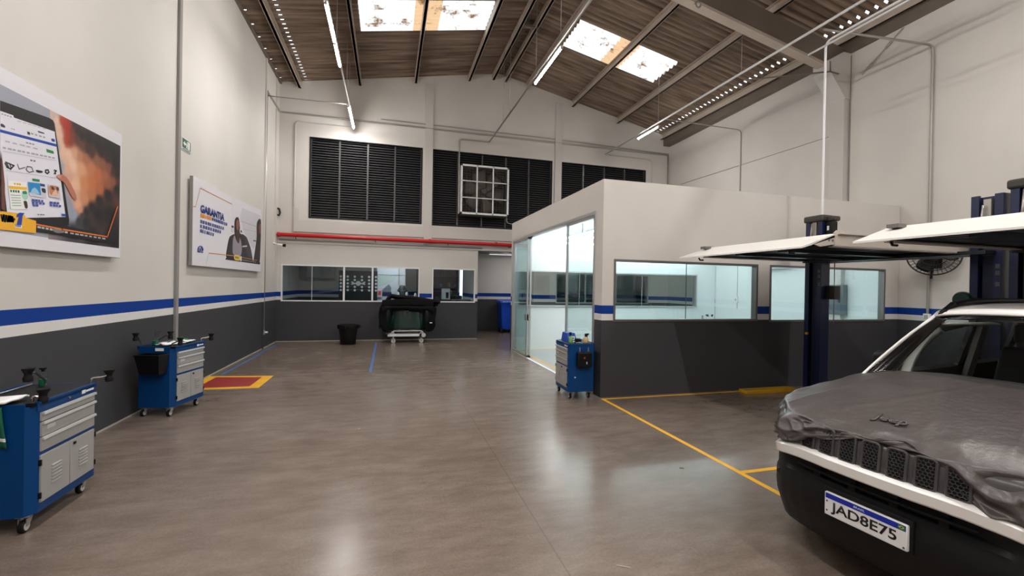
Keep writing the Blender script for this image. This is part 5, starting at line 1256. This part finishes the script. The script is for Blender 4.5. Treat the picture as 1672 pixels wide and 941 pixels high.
lB = thing('parking_lift', 'raised parking lift above the car, cut by the right frame edge', 'car lift', (0, 0, 0), 0, 'parking lifts')
post(lB, 3.14, 3.02, True); post(lB, 0.90, 2.97, False); platform(lB, 1.06, 3.19)
q = MB(); q.box(6.60, 6.78, 0.98, 3.2, 2.19, 2.235); q.build('lifting_beam', M['under'], lB)
t = thing('wheel_curb', 'yellow steel curb on the floor beside the office side lift post', 'curb', (0, 0, 0))
q = MB(); q.box(5.74, 6.78, 5.93, 6.12, 0.0, .055, None, .006); q.build('curb_channel', M['yellow_steel'], t)
q = MB(); q.box(5.80, 5.86, 5.97, 6.05, .055, .06); q.build('curb_plate', M['steel'], t)
t = thing('hand_lamp_reel', 'dark green rounded reel on the lift post above the car roof', 'reel', (XPOST-.15, 3.70, 1.655)); q = MB(); q.lathe([(.03, -.03), (.085, -.03), (.10, -.005), (.10, .025), (.085, .05), (.03, .05)], (0, 0, 0), 'x', 22); q.build('reel_body', flat((16, 54, 44), .25), t); q = MB(); q.box(-.02, .03, -.17, -.06, -.03, .03); q.build('bracket', M['black'], t)
# wall fan
t = thing('wall_fan', 'black wall fan on the right wall under the lift platform', 'fan', (RX(5.5)-.30, 5.50, 2.40), 0)
tilt = Matrix.Rotation(math.radians(-58), 4, 'Z') @ Matrix.Rotation(math.radians(-12), 4, 'X')
# local: fan axis along -Y before tilt
Tm = tilt
q = MB()
R = .36
for r in (R, R*.80, R*.55, R*.3):
    dd = -.10+.07*(r/R)**2
    q.tube([Tm @ Vector((r*math.cos(a), dd, r*math.sin(a))) for a in [2*PI*k/40 for k in range(40)]], .006 if r < R else .012, 6, closed=True)
for k in range(36):
    a = 2*PI*k/36
    q.tube([Tm @ Vector((r*math.cos(a), -.10+.07*(r/R)**2, r*math.sin(a))) for r in (.05, R*.5, R)], .0028, 4)
    q.tube([Tm @ Vector((r*math.cos(a), .07-.08*(r/R)**2, r*math.sin(a))) for r in (.08, R*.5, R)], .0028, 4)
q.build('cage', M['black'], t)
for k in range(3):
    q = MB(); rows = []
    for i in range(7):
        r = .05+.27*i/6; w = .30+.32*math.sin(PI*min(1, i/6*.9+.1))
        rows.append([Tm @ Vector((r*math.cos(a), -.03+.05*(a-k*2*PI/3)/.6, r*math.sin(a))) for a in [k*2*PI/3+w*(j/5-.5)*1.9 for j in range(6)]])
    q.grid(rows); q.build('fan_blade', M['black'], t, solid=.004)
q = MB(); q.lathe([(.05, -.06), (.06, -.02), (.075, .05), (.07, .16), (.03, .19)], (0, 0, 0), 'y', 16, X=Tm); q.build('motor', M['black'], t)
c = Tm @ Vector((0, .15, 0)); q = MB(); q.tube([c, c+Vector((.08, .0, -.10)), (.27, .1, -.12)], .022, 8); q.tube([c, c+Vector((.0, .03, -.38))], .02, 8); q.box(.26, .29, .04, .16, -.22, -.02); q.build('wall_arm', M['black'], t)
t = thing('outlet_box', 'white outlet box on the right wall below the wall fan', 'outlet', (RX(5.74)-.03, 5.74, 1.29)); q = MB(); q.box(-.04, .02, -.05, .05, -.06, .06, None, .006); q.build('box', M['white'], t); q = MB(); q.box(-.045, -.04, -.03, .03, -.04, .04); q.build('socket_face', M['cgrey'], t)
# ================================================================= THE CAR
CA = 0.0945
car = thing('car', 'white compact SUV with black roof rails and JAD8E75 plate at lower right', 'car', (2.4707, 1.7467, 0), CA)
_UF = [(0, 0), (.2, .004), (.35, .02), (.45, .045), (.55, .09), (.62, .145), (.68, .21), (.74, .29), (.80, .38), (.85, .47), (.88, .56), (.90, .70), (.96, 1.2)]
def interp(tab, v):
    if v <= tab[0][0]: return tab[0][1]
    for (a, fa), (b_, fb) in zip(tab, tab[1:]):
        if v <= b_: return fa+(fb-fa)*(v-a)/(b_-a)
    return tab[-1][1]
def uf(v): return interp(_UF, abs(v))
def vmax(u):
    if u >= .70: return .90
    return interp([(b_, a) for a, b_ in _UF], max(u, 0.0))
def hood(u, v):
    zc = interp([(0, .85), (.04, .90), (.09, .94), (.15, .965), (.22, .978), (.32, .998), (.8, 1.055), (1.2, 1.105), (1.5, 1.145)], u)
    return zc-.085*(abs(v)/.85)**2.2
def body_bottom(u):
    z = .27
    for uw in (.90, 3.44):
        if abs(u-uw) < .40: z = max(z, .34+math.sqrt(max(0, .40**2-(u-uw)**2)))
    return z
us = sorted({.17, .24, .34, .44, .49, 1.32, 1.44, 1.462, 3.95, 3.97, 4.05, 4.15, 4.22, *[.5+.8*k/20 for k in range(21)], *[1.5+.15*k for k in range(10)], *[3.04+.8*k/20 for k in range(21)]})
q = MB(); iw, ib = q.mi(M['cpaint']), q.mi(M['cint']); rows = []; inside = []
for u in us:
    w = vmax(max(.0, u-.12))-.015 if u < .8 else vmax(u)-.01
    if u > 3.9: w = .89-.25*max(0, (u-3.9)/.35)**2
    zb = body_bottom(u); cab = 1.45 < u < 3.96
    zt = hood(u, w)-.02 if u < 1.45 else 1.06+.02*(u-1.45)
    if u > 3.96: zt = 1.10-.10*(u-3.96)
    ztop = hood(u, 0)-.02 if u < 1.45 else zt
    s = [(w*.93, min(zb, zt-.2)), (w*.99, max(.42, zb+.01)), (w, max(.62, zb+.03)), (w*.985, .82), (w*.965, zt-.05), (w*.93, zt)]
    if cab: s += [(w*.84, zt-.01), (w*.82, .45), (0, .42)]
    else: s += [(w*.72, zt+.55*(ztop-zt)), (w*.4, zt+.85*(ztop-zt)), (0, ztop)]
    half = [(u, v, z) for v, z in s]
    rows.append(half+[(u, -v, z) for v, z in reversed(s[:-1])]); inside.append(cab)
V = q.grid(rows)
q.bm.faces.ensure_lookup_table()
n = len(rows[0])-1; k = 0
for i in range(len(rows)-1):
    for j in range(n):
        f = q.bm.faces[k]; k += 1
        if 5 <= j <= n-6 and 1.43 < us[i] < 3.97: f.material_index = ib
q.bm.faces.new([V[-1][j] for j in range(n+1)])
q.build('body', None, car, fixn=False, sharp=35)
q = MB(); q.box(.35, 4.1, -.62, .62, .20, .45, None, .02); q.box(.5, 1.3, -.60, .60, .45, .88); q.build('underbody', M['cint'], car)
# wheels
for uw in (.90, 3.44):
    for s in (1, -1):
        q = MB(); q.lathe([(.20, -.10), (.30, -.105), (.335, -.085), (.345, 0), (.335, .085), (.30, .105), (.20, .10)], (uw, s*.755, .345), 'y', 36); w = q.build('wheel', M['rubber'], car)
        q = MB(); q.lathe([(.215, s*.06), (.225, s*.095), (.20, s*.085), (.20, s*.03)], (uw, s*.755, .345), 'y', 30)
        for k in range(5):
            a = 2*PI*k/5
            for da in (-.16, .16):
                c0 = Vector((uw+.05*math.cos(a), s*.83, .345+.05*math.sin(a))); c1_ = Vector((uw+.205*math.cos(a+da), s*.84, .345+.205*math.sin(a+da))); q.tube([c0, c1_], [.022, .014], 6)
        q.lathe([(.002, s*.085), (.06, s*.08), (.06, s*.03)], (uw, s*.755, .345), 'y', 16); q.build('rim', M['alu'], w)
        q = MB(); arc = [(uw+.385*math.cos(a), s*.852, max(.25, .34+.415*math.sin(a))) for a in [PI*(.06+.88*k/20) for k in range(21)]]
        q.tube(arc, .022, 8); q.build('wheel_arch', M['cblack'], car)
for s in (1, -1):
    q = MB(); q.box(1.32, 3.02, s*.83, s*.905, .25, .40, None, .02); q.build('side_sill', M['cblack'], car)
# front: grille panel, slots, white band, lower bumper
def drop(v): return .55*max(0, abs(v)-.3)**2
VS = [-.66+1.32*k/44 for k in range(45)]
q = MB(); rows = []
for zz, o in ((.70, .10), (.74, .055), (.78, .05), (.88, .062), (.925, .085)):
    rows.append([(uf(v)+o, v, zz-drop(v)*(1.0 if zz < .85 else .3)) for v in VS])
q.grid(rows); q.build('grille_panel', M['cgrill'], car, solid=.01, fixn=False)
for s in (1, -1):
    q = MB(); vs = [s*(.655+.245*k/12) for k in range(13)]; rows = []
    for zz, o in ((.70, .09), (.745, .045), (.80, .055), (.85, .09), (.87, .14)):
        rows.append([(uf(v)+o, v*(1-.02*(zz > .9)), zz-drop(v)*(1.0 if zz < .85 else .6)) for v in vs])
    q.grid(rows); q.build('fender_corner', M['cpaint'], car, solid=.01, fixn=False)
for k in range(7):
    vc = .354-.118*k; w, z0, z1 = .041, .765, .915
    t_ = lambda v, z: Vector((uf(v)+.036+.12*max(0, z-.78), v, z-drop(v)))
    pts = []
    for (sv, sz) in ((1, 1), (-1, 1), (-1, -1), (1, -1)):
        for a in range(5):
            ang = {(1, 1): 0, (-1, 1): 90, (-1, -1): 180, (1, -1): 270}[(sv, sz)]+a*22.5
            pts.append(t_(vc+sv*(w-.018)+.018*math.cos(math.radians(ang)), (z1 if sz > 0 else z0)-sz*.018+.018*math.sin(math.radians(ang))))
    q = MB(); q.tube(pts, .0075, 8, closed=True); sl = q.build('grille_slot', M['cgrill'], car)
    q = MB(); q.face([p_+Vector((-.001, 0, 0)) for p_ in pts]); q.build('slot_back', M['dark'], sl, fixn=False)
    q = MB(); hs = .0105
    for r_ in range(9):
        for c_ in range(5):
            vv = vc+(c_-2)*hs*1.75+(hs*.87 if r_ % 2 else 0); zz = z0+.012+r_*hs*1.5
            if abs(vv-vc) > w-.008 or zz > z1-.01: continue
            H = [t_(vv+hs*math.cos(a), zz+hs*math.sin(a))+Vector((-.004, 0, 0)) for a in [PI/6+PI/3*m_ for m_ in range(6)]]
            q.tube(H, .0020, 4, closed=True)
    q.build('honeycomb', flat((46, 45, 46), .35), sl)
VB = [-.90+1.80*k/72 for k in range(73)]
q = MB(); rows = []
for zz, o in ((.776, .10), (.766, .03), (.757, .0), (.752, -.006), (.702, .0), (.694, .006), (.688, .10)):
    rows.append([(uf(v)+o, v, zz-drop(v)) for v in VB])
q.grid(rows); q.build('bumper_band', M['cpaint'], car, solid=.006, fixn=False, sharp=24)
def sm(a, b_, x): t_ = min(1, max(0, (x-a)/(b_-a))); return t_*t_*(3-2*t_)
q = MB(); rows = []
for zz in (.70, .685, .665, .64, .615, .595, .575, .54, .46, .40, .34, .28, .24):
    row = []
    for v in VB:
        c = 1-sm(.40, .56, abs(v))
        rec = .075*sm(.70, .68, zz)*sm(.585, .605, zz)*c if False else 0
        if .60 <= zz <= .69: rec = .07*c
        elif zz > .69: rec = .04
        elif .57 <= zz < .60: rec = .012
        else: rec = 0
        side = .02*(1-c) if zz > .6 else 0
        low = .0 if zz > .42 else (.42-zz)*.45
        row.append((uf(v)+.012+rec+side+low-.012*sm(.58, .5, zz)*0, v*(1.0 if abs(v) < .8 else 1.0), zz-drop(v)*(.9 if zz > .55 else .5)))
    rows.append(row)
q.grid(rows); q.build('lower_bumper', M['cblack'], car, solid=.01, fixn=False, sharp=30)
q = MB()
for k in range(4):
    v0 = -.30+.2*k; q.box(uf(v0)+.055, uf(v0)+.08, v0-.02, v0+.02, .605, .68)
q.tube([(uf(v)+.045, v, .645) for v in [-.42+.084*k for k in range(11)]], .009, 6)
islands(q, 'intake_bar', M['cblack'], car)
for v in (.60,):
    q = MB(); zz = .56 if abs(v) > .5 else .585
    q.lathe([(.002, -.004), (.016, -.004), (.018, .008)], (uf(v)+.014, v, zz-drop(v)), 'x', 14); q.build('parking_sensor', M['cgloss'], car)
for s in (1, -1):
    q = MB(); v = s*.56
    q.lathe([(.002, -.01), (.06, -.006), (.08, .012), (.088, .05)], (uf(v)+.12, v, .805), 'x', 28); hl = q.build('headlight', flat((130, 130, 132), .15), car)
    q = MB(); q.lathe([(.08, -.02), (.094, -.012), (.096, .06)], (uf(v)+.115, v, .805), 'x', 28, capends=False); q.build('headlight_bezel', M['cgrill'], hl)
# number plate
PM = Matrix.Translation((-.012, 0, .5085))
def pm(y, z, x=0.0): return (-.012-x, y, .5085+z)
q = MB(); q.box(-.012, .012, -.2, .2, .5085-.065, .5085+.065, None, .006); pl = q.build('number_plate', M['white'], car)
q = MB(); q.box(-.010, .020, -.215, .215, .43, .60, None, .008); q.build('plate_holder', M['cblack'], car, loc=(.014, 0, 0))
q = MB(); q.box(-.0128, -.012, -.193, .193, .5085+.032, .5085+.0605); q.build('plate_band', flat((10, 40, 160)), pl)
def ptext(nm, s, y_left, z0, h, w, m, bold=0.0):
    return text_mesh(nm, s, m, pl, frame4((-.0129, y_left, z0), (0, -1, 0), (0, 0, 1)), h, w, .0006, bold)
ptext('plate_characters', 'JAD8E75', .163, .5085-.050, .070, .318, flat((14, 14, 16)), .018)
ptext('plate_country', 'BRASIL', .045, .5085+.041, .011, .055, M['white'])
q = MB(); q.box(-.0134, -.0128, -.190, -.160, .5085+.036, .5085+.058); q.build('flag', flat((30, 120, 70)), pl)
q = MB(); q.prism([(-.0136, -.188, .5555), (-.0136, -.175, .564), (-.0136, -.162, .5555), (-.0136, -.175, .547)], (.0003, 0, 0)); q.build('flag_diamond', flat((220, 200, 50)), pl)
q = MB(); q.lathe([(.005, -.0003), (.005, 0)], (-.0137, -.175, .5555), 'x', 12); q.build('flag_disc', flat((30, 60, 140)), pl)
q = MB()
for y, z in ((.185, .015), (.185, -.038), (-.185, -.05)): q.lathe([(.005, -.001), (.005, 0)], (-.012, y, .5085+z), 'x', 10)
islands(q, 'plate_screw', M['cgrill'], pl)
# cabin: glass, pillars, roof
def lerp_path(P, n):
    """Catmull-Rom through P"""
    P = [Vector(p) for p in P]; out = []
    for i in range(len(P)-1):
        p0, p1, p2, p3 = P[max(0, i-1)], P[i], P[i+1], P[min(len(P)-1, i+2)]
        for k in range(n):
            t_ = k/n; out.append(.5*((2*p1)+(p2-p0)*t_+(2*p0-5*p1+4*p2-p3)*t_*t_+(3*p1-p0-3*p2+p3)*t_**3))
    out.append(P[-1]); return out
def mir(P, s): return [Vector((p[0], s*p[1], p[2])) for p in P]
AP = [(1.34, .80, 1.055), (1.55, .765, 1.21), (1.80, .715, 1.385), (2.02, .665, 1.515), (2.20, .655, 1.565), (2.8, .66, 1.600), (3.4, .655, 1.585), (3.85, .64, 1.545), (4.02, .70, 1.30), (4.08, .78, 1.08)]
WE = [(1.45, .66, 1.09), (1.60, .645, 1.225), (1.80, .61, 1.39), (1.985, .585, 1.515)]
def wb(v): return 1.45-.13*(1-(v/.66)**2)
wsr = []
for i in range(9):
    t_ = i/8; e = lerp_path(WE, 8)[int(t_*24)]
    row = []
    for j in range(17):
        k = j/16*2-1
        row.append((e.x-.13*(1-k*k)*(1-.45*t_), k*e.y, e.z+.045*(1-k*k)*(.9+.1*t_)))
    wsr.append(row)
q = MB(); q.grid(wsr); q.build('windshield', M['carglass'], car, fixn=False)
for s in (1, -1):
    P = lerp_path(mir(AP, s), 6)
    q = MB(); q.tube(P, [.011 if k < 14 else min(.034, .011+.003*(k-14)) for k in range(len(P))], 10, caps=True); q.build('roof_side_pillar', M['cpaint'], car)
    A = lerp_path(mir(AP[:4], s), 8); B_ = lerp_path(mir(WE, s), 8)
    q = MB(); q.grid([[a+Vector((.008, -s*.022, .004)) for a in A], [a.lerp(c, .45)+Vector((-.012, 0, .006)) for a, c in zip(A, B_)], [c+Vector((-.004, -s*.03, .004)) for c in B_]]); q.build('pillar_cover', M['cgloss'], car, solid=.012, fixn=False)
    q = MB()                                            # soft grey inner trim of the pillar
    I0 = lerp_path([(1.56, s*.665, 1.05), (1.66, s*.665, 1.22), (1.80, s*.655, 1.36), (1.945, s*.635, 1.475)], 5); I1 = lerp_path([(1.66, s*.66, 1.04), (1.75, s*.66, 1.17), (1.89, s*.65, 1.31), (2.04, s*.63, 1.40)], 5)
    q.grid([I0, [a.lerp(c, .5)+Vector((0, -s*.02, .01)) for a, c in zip(I0, I1)], I1]); q.build('pillar_trim', M['cintl'], car, solid=.015, fixn=False)
    q = MB()
    for uu, ww in ((2.66, .05), (3.42, .05)):
        q.hexa([(uu-ww, s*.80, 1.04), (uu+ww, s*.80, 1.04), (uu+ww, s*.77, 1.04), (uu-ww, s*.77, 1.04), (uu+.0, s*.68, 1.575), (uu+2*ww, s*.68, 1.575), (uu+2*ww, s*.64, 1.575), (uu, s*.64, 1.575)])
    islands(q, 'window_pillar', M['cgloss'], car)
    q = MB(); q.hexa([(2.62, s*.76, .9), (2.72, s*.76, .9), (2.72, s*.72, .9), (2.62, s*.72, .9), (2.70, s*.66, 1.50), (2.80, s*.66, 1.50), (2.80, s*.62, 1.50), (2.70, s*.62, 1.50)]); q.build('belt_pillar_trim', M['cintl'] if False else flat((110, 106, 102)), car)
    q = MB(); tops = [(1.98, 1.49), (2.3, 1.555), (2.8, 1.575), (3.4, 1.56), (3.85, 1.52)]
    bots = [(1.50, 1.07), (2.0, 1.08), (2.7, 1.095), (3.4, 1.105), (3.98, 1.115)]
    q.grid([[(u, s*.795, z) for u, z in bots], [(u, s*.665, z) for u, z in tops]]); q.build('side_window', M['carglass'], car, fixn=False)
    # roof rail
    RP = [(1.98, s*.60, 1.545), (2.06, s*.595, 1.598), (2.25, s*.59, 1.645), (2.6, s*.59, 1.665), (3.2, s*.585, 1.668), (3.65, s*.58, 1.65), (3.82, s*.58, 1.60)]
    P = lerp_path(RP, 6); q = MB(); q.tube(P, [.022]*len(P), 10); rl = q.build('roof_rail', M['cblack'], car)
    q = MB()
    for uu in (2.08, 2.85, 3.75): q.hexa([(uu-.10, s*.57, 1.575), (uu+.10, s*.57, 1.575), (uu+.10, s*.615, 1.575), (uu-.10, s*.615, 1.575), (uu-.03, s*.575, 1.655 if uu < 3.7 and uu > 2.1 else 1.615), (uu+.05, s*.575, 1.655 if uu < 3.7 else 1.62), (uu+.05, s*.605, 1.655 if uu < 3.7 else 1.62), (uu-.03, s*.605, 1.655 if uu < 3.7 and uu > 2.1 else 1.615)])
    islands(q, 'rail_foot', M['cblack'], rl)
    # mirror
    q = MB(); q.hexa([(1.72, s*.83, 1.09), (1.82, s*.83, 1.08), (1.82, s*.98, 1.08), (1.74, s*.98, 1.09), (1.71, s*.84, 1.21), (1.84, s*.84, 1.23), (1.84, s*.97, 1.22), (1.74, s*.96, 1.20)], None, .03, 3); mr = q.build('door_mirror', M['cblack'], car)
    q = MB(); q.hexa([(1.72, s*.78, 1.06), (1.78, s*.78, 1.06), (1.78, s*.88, 1.10), (1.72, s*.88, 1.10), (1.72, s*.78, 1.10), (1.78, s*.78, 1.10), (1.78, s*.88, 1.14), (1.72, s*.88, 1.14)]); q.build('mirror_arm', M['cblack'], mr)
    q = MB(); q.face([(1.842, s*.85, 1.10), (1.842, s*.965, 1.10), (1.842, s*.96, 1.205), (1.842, s*.85, 1.215)]); q.build('mirror_glass', M['chrome'], mr, solid=.002, fixn=False)
    q = MB()
    for uu in (2.64,): q.box(uu-.08, uu+.08, s*.895, s*.925, .93, .96, None, .008)
    q.build('door_handle', M['cpaint'], car)
RZ = [(1.99, 1.545), (2.05, 1.578), (2.2, 1.605), (2.5, 1.622), (3.0, 1.63), (3.5, 1.615), (3.9, 1.575)]
q = MB(); rows = []
for u, z in RZ:
    rows.append([(u-(.10*(1-(v/.64)**2) if u < 2.3 else .04*(1-(v/.64)**2)), v, z+.02*(1-(v/.64)**2)-.02*(abs(v)/.64)**6) for v in [-.64+1.28*k/20 for k in range(21)]])
q.grid(rows); q.build('roof', M['cpaint'], car, solid=.02, fixn=False)
q = MB(); q.grid([[(p[0]-.004, p[1], p[2]+.003) for p in wsr[-1]], [(p[0]-.002, p[1], p[2]+.004) for p in rows[0][2:-2:1]]]) if False else None
hd0 = [Vector(p)+Vector((-.006, 0, .004)) for p in wsr[-1]]
hd1 = [Vector((2.0-.10*(1-(k/.60)**2), k, 1.553+.02*(1-(k/.60)**2))) for k in [-.60+1.2*j/16 for j in range(17)]]
hd2 = [Vector(p)+Vector((-.006, 0, .004)) for p in wsr[-2]]
q.grid([[a.lerp(c, .35) for a, c in zip(hd0, hd2)], hd0, hd1]); q.build('header_strip', M['cgloss'], car, solid=.006, fixn=False)
q = MB(); rows = [[(u, v, z-.035+.012*(1-(v/.6)**2)) for v in [-.62+1.24*k/12 for k in range(13)]] for u, z in [(2.03, 1.545)]+RZ[2:]]
q.grid(rows); q.build('headliner', M['cintl'], car, solid=.006, fixn=False)
q = MB(); q.grid([[(1.93, .62, 1.475), (1.96, .50, 1.495), (1.97, .30, 1.515)], [(2.04, .60, 1.42), (2.10, .50, 1.47), (2.12, .30, 1.50)]]); q.build('visor_edge', M['cintl'], car, solid=.014, fixn=False)
q = MB(); rows = [[Vector(p)+Vector((-.015-.05*f, 0, -.012-.02*f)) for p in wsr[0]] for f in (-.6, 0, 1.2)]; q.grid(rows); q.build('cowl', M['cblack'], car, solid=.01, fixn=False)
q = MB()
q.hexa([(1.34, -.72, .75), (1.90, -.72, .70), (1.90, .72, .70), (1.34, .72, .75), (1.40, -.66, 1.075), (1.86, -.68, 1.06), (1.86, .68, 1.06), (1.40, .66, 1.075)], None, .03, 3)
q.hexa([(1.75, -.58, 1.04), (1.92, -.58, 1.02), (1.92, -.18, 1.02), (1.75, -.18, 1.04), (1.78, -.56, 1.12), (1.90, -.56, 1.10), (1.90, -.2, 1.10), (1.78, -.2, 1.12)], None, .02)
q.build('dashboard', M['cint'], car)
q = MB(); Ts = Matrix.Translation((2.02, -.37, 1.0)) @ Matrix.Rotation(math.radians(-62), 4, 'Y')
q.tube([Ts @ Vector((.18*math.cos(a), .18*math.sin(a), 0)) for a in [2*PI*k/28 for k in range(28)]], .016, 8, closed=True)
for a in (0, PI, -PI/2): q.tube([Ts @ Vector((0, 0, -.02)), Ts @ Vector((.17*math.sin(a), .17*math.cos(a), 0))], .018, 6)
q.lathe([(.06, -.03), (.055, .0), (.002, .005)], (0, 0, 0), 'z', 16, X=Ts); q.build('steering_wheel', M['cblack'], car)
for s in (1, -1):
    q = MB(); q.hexa([(2.25, s*.37-.24, .60), (2.75, s*.37-.24, .55), (2.75, s*.37+.24, .55), (2.25, s*.37+.24, .60), (2.22, s*.37-.24, .76), (2.72, s*.37-.24, .70), (2.72, s*.37+.24, .70), (2.22, s*.37+.24, .76)], None, .04, 3); st = q.build('front_seat', M['cint'], car)
    q = MB(); q.hexa([(2.62, s*.37-.23, .66), (2.76, s*.37-.23, .66), (2.76, s*.37+.23, .66), (2.62, s*.37+.23, .66), (2.80, s*.37-.19, 1.27), (2.90, s*.37-.19, 1.27), (2.90, s*.37+.19, 1.27), (2.80, s*.37+.19, 1.27)], None, .04, 3); q.build('seat_back', M['cint'], st)
    q = MB(); q.box(2.83, 2.93, s*.37-.13, s*.37+.13, 1.30, 1.47, None, .035, 3); q.tube([(2.87, s*.37-.05, 1.25), (2.88, s*.37-.05, 1.33)], .008, 6); q.tube([(2.87, s*.37+.05, 1.25), (2.88, s*.37+.05, 1.33)], .008, 6); q.build('headrest', M['cint'], st)
q = MB(); q.box(3.2, 3.7, -.66, .66, .55, .75, None, .04); q.hexa([(3.62, -.66, .7), (3.76, -.66, .7), (3.76, .66, .7), (3.62, .66, .7), (3.78, -.62, 1.28), (3.88, -.62, 1.28), (3.88, .62, 1.28), (3.78, .62, 1.28)], None, .04); q.build('rear_seat', M['cint'], car)
q = MB(); q.box(1.945, 1.965, -.11, .11, 1.43, 1.49, None, .008); q.tube([(1.93, 0, 1.54), (1.95, 0, 1.47)], .012, 6); q.build('inner_mirror', M['cint'], car)
# rear end
q = MB(); q.grid([[(4.10, v, 1.10) for v in (-.70, 0, .70)], [(3.93, v*.86, 1.53) for v in (-.70, 0, .70)]]); q.build('rear_window', M['cgloss'], car, solid=.006, fixn=False)
q = MB(); q.box(4.08, 4.25, -.84, .84, .28, .62, None, .05, 3); q.build('rear_bumper', M['cblack'], car)
for s in (1, -1): q = MB(); q.box(4.12, 4.235, s*.60, s*.80, .86, 1.06, None, .03); q.build('rear_light', flat((150, 16, 18), .2), car)

# ---------------------------------------------------------------- cloth over the hood
cv_ = thing('hood_cover', 'dark grey wrinkled cloth cover spread over the car hood', 'cover', (2.4707, 1.7467, 0), CA)
side = [(1.47, .80), (1.30, .845), (1.10, .865), (.90, .875), (.72, .865), (.58, .835), (.46, .785), (.36, .715), (.255, .62), (.165, .52), (.105, .40), (.075, .25), (.068, .10)]
PER_ = side+[(.068, 0.0)]+[(u, -v) for u, v in reversed(side)]
PP = lerp_path([(u, v, 0) for u, v in PER_], 10)
HEM = [(-.80, .60), (-.75, .62), (-.62, .68), (-.53, .725), (-.474, .747), (-.43, .742), (-.40, .765), (-.324, .84), (-.235, .917), (-.175, .955), (-.15, .965), (-.085, .955), (0, .93), (.07, .908), (.18, .872), (.288, .828), (.439, .765), (.60, .72), (.70, .70), (.80, .71)]
def hemz(p):
    u, v = p.x, p.y
    z = interp(HEM, v)
    if u > .40:                                            # along the fenders the cloth only just laps over
        k = sm(.40, 1.0, u); z = z*(1-k)+(hood(u, abs(v))-.14)*k
    return z
def ridged(p, sc):
    a = noise.noise(Vector(p)*sc); return 1-abs(a)*2
q = MB(); NP = len(PP); rows = []
NI = 26
for i in range(NI+1):
    f = i/NI; row = []
    for j, p in enumerate(PP):
        c = Vector((1.47-.60*0, p.y*.0, 0)); c = Vector((1.47, p.y*.85, 0)) if p.x > .9 else Vector((1.47-.0, p.y*.85, 0))
        x = c.lerp(p, f)
        z = hood(x.x, x.y)+.012
        edge = sm(.55, 1.0, f)
        z += .006*noise.noise(Vector((x.x*5, x.y*5, 1)))+.010*edge*noise.noise(Vector((x.x*9, x.y*9, 4)))
        # pressed fold lines of the sheet
        for (a0, b0, a1, b1) in ((.25, .30, 1.4, .02), (.35, -.12, 1.45, .30), (.3, -.45, 1.2, -.25), (.15, .62, 1.2, .62)):
            d = Vector((a1-a0, b1-b0)); L_ = d.length; d /= L_; r_ = Vector((x.x-a0, x.y-b0)); tt = r_.dot(d)
            if 0 < tt < L_: z += .006*math.exp(-((r_.x*-d.y+r_.y*d.x)/.018)**2)
        z -= .004*sm(.9, 1.0, f)
        row.append(Vector((x.x, x.y, z)))
    rows.append(row)
NS = 26
for i in range(1, NS+1):
    f = i/NS; row = []
    for j, p in enumerate(PP):
        a, b_ = PP[max(0, j-1)], PP[min(NP-1, j+1)]
        t_ = (b_-a).normalized(); nn = Vector((-t_.y, t_.x, 0)) if True else None
        if nn.dot(Vector((p.x-.9, p.y, 0))) < 0: nn = -nn
        ztop = rows[NI][j].z; zh = hemz(p); z = ztop+(zh-ztop)*f
        s_ = j/NP*30
        full = min(1, (ztop-zh)/.16)
        out = .012+.045*math.sin(min(1, f*1.25)*PI/2)*full
        wr = (ridged((s_*.55, f*1.3+s_*.25, 2.2), 1.0)-.55)*.066*full + (ridged((s_*1.1-f*2.0, f*2.0, 7.7), 1.0)-.5)*.030*full
        wr += .02*math.sin(s_*1.15+f*3.5)*full
        wr *= sm(0, .35, f)*(1-.55*sm(.55, .8, abs(p.y)))
        xy = p+nn*(out+wr)
        if xy.x < uf(xy.y)+.0 and False: pass
        row.append(Vector((xy.x, xy.y, z+.010*noise.noise(Vector((s_*1.4, f*2, 9)))*sm(0, .3, f))))
    rows.append(row)
q.grid(rows); q.build('cloth', M['cloth'], cv_, solid=.004, fixn=True, sharp=180)
# raised lettering of the emblem underneath, pressed through the cloth
zc = hood(.22, .03)
slope = Vector((1, 0, .42)).normalized()
text_mesh('embossed_lettering', 'Jeep', M['cloth'], cv_, frame4((.215, .105, hood(.215, .03)+.008), (0, -1, .02), slope), .085, .165, .010, .02)
# ================================================================= LIGHT AND RENDER SETTINGS
w = bpy.data.worlds.new('world'); SC.world = w; w.use_nodes = True
bg = w.node_tree.nodes['Background']; bg.inputs['Color'].default_value = (0.82, 0.91, 1.0, 1); bg.inputs['Strength'].default_value = 2.2
SC.view_settings.view_transform = 'Standard'; SC.view_settings.look = 'None'; SC.view_settings.gamma = 1.0
SC.view_settings.use_curve_mapping = False; SC.view_settings.exposure = 0.30
SC.cycles.use_denoising = True
try: SC.cycles.denoiser = 'OPENIMAGEDENOISE'
except Exception: pass
SC.cycles.max_bounces = 8; SC.cycles.diffuse_bounces = 5; SC.cycles.glossy_bounces = 4; SC.cycles.transparent_max_bounces = 16; SC.cycles.transmission_bounces = 6
SC.cycles.sample_clamp_indirect = 6.0
SC.cycles.caustics_reflective = False; SC.cycles.caustics_refractive = False
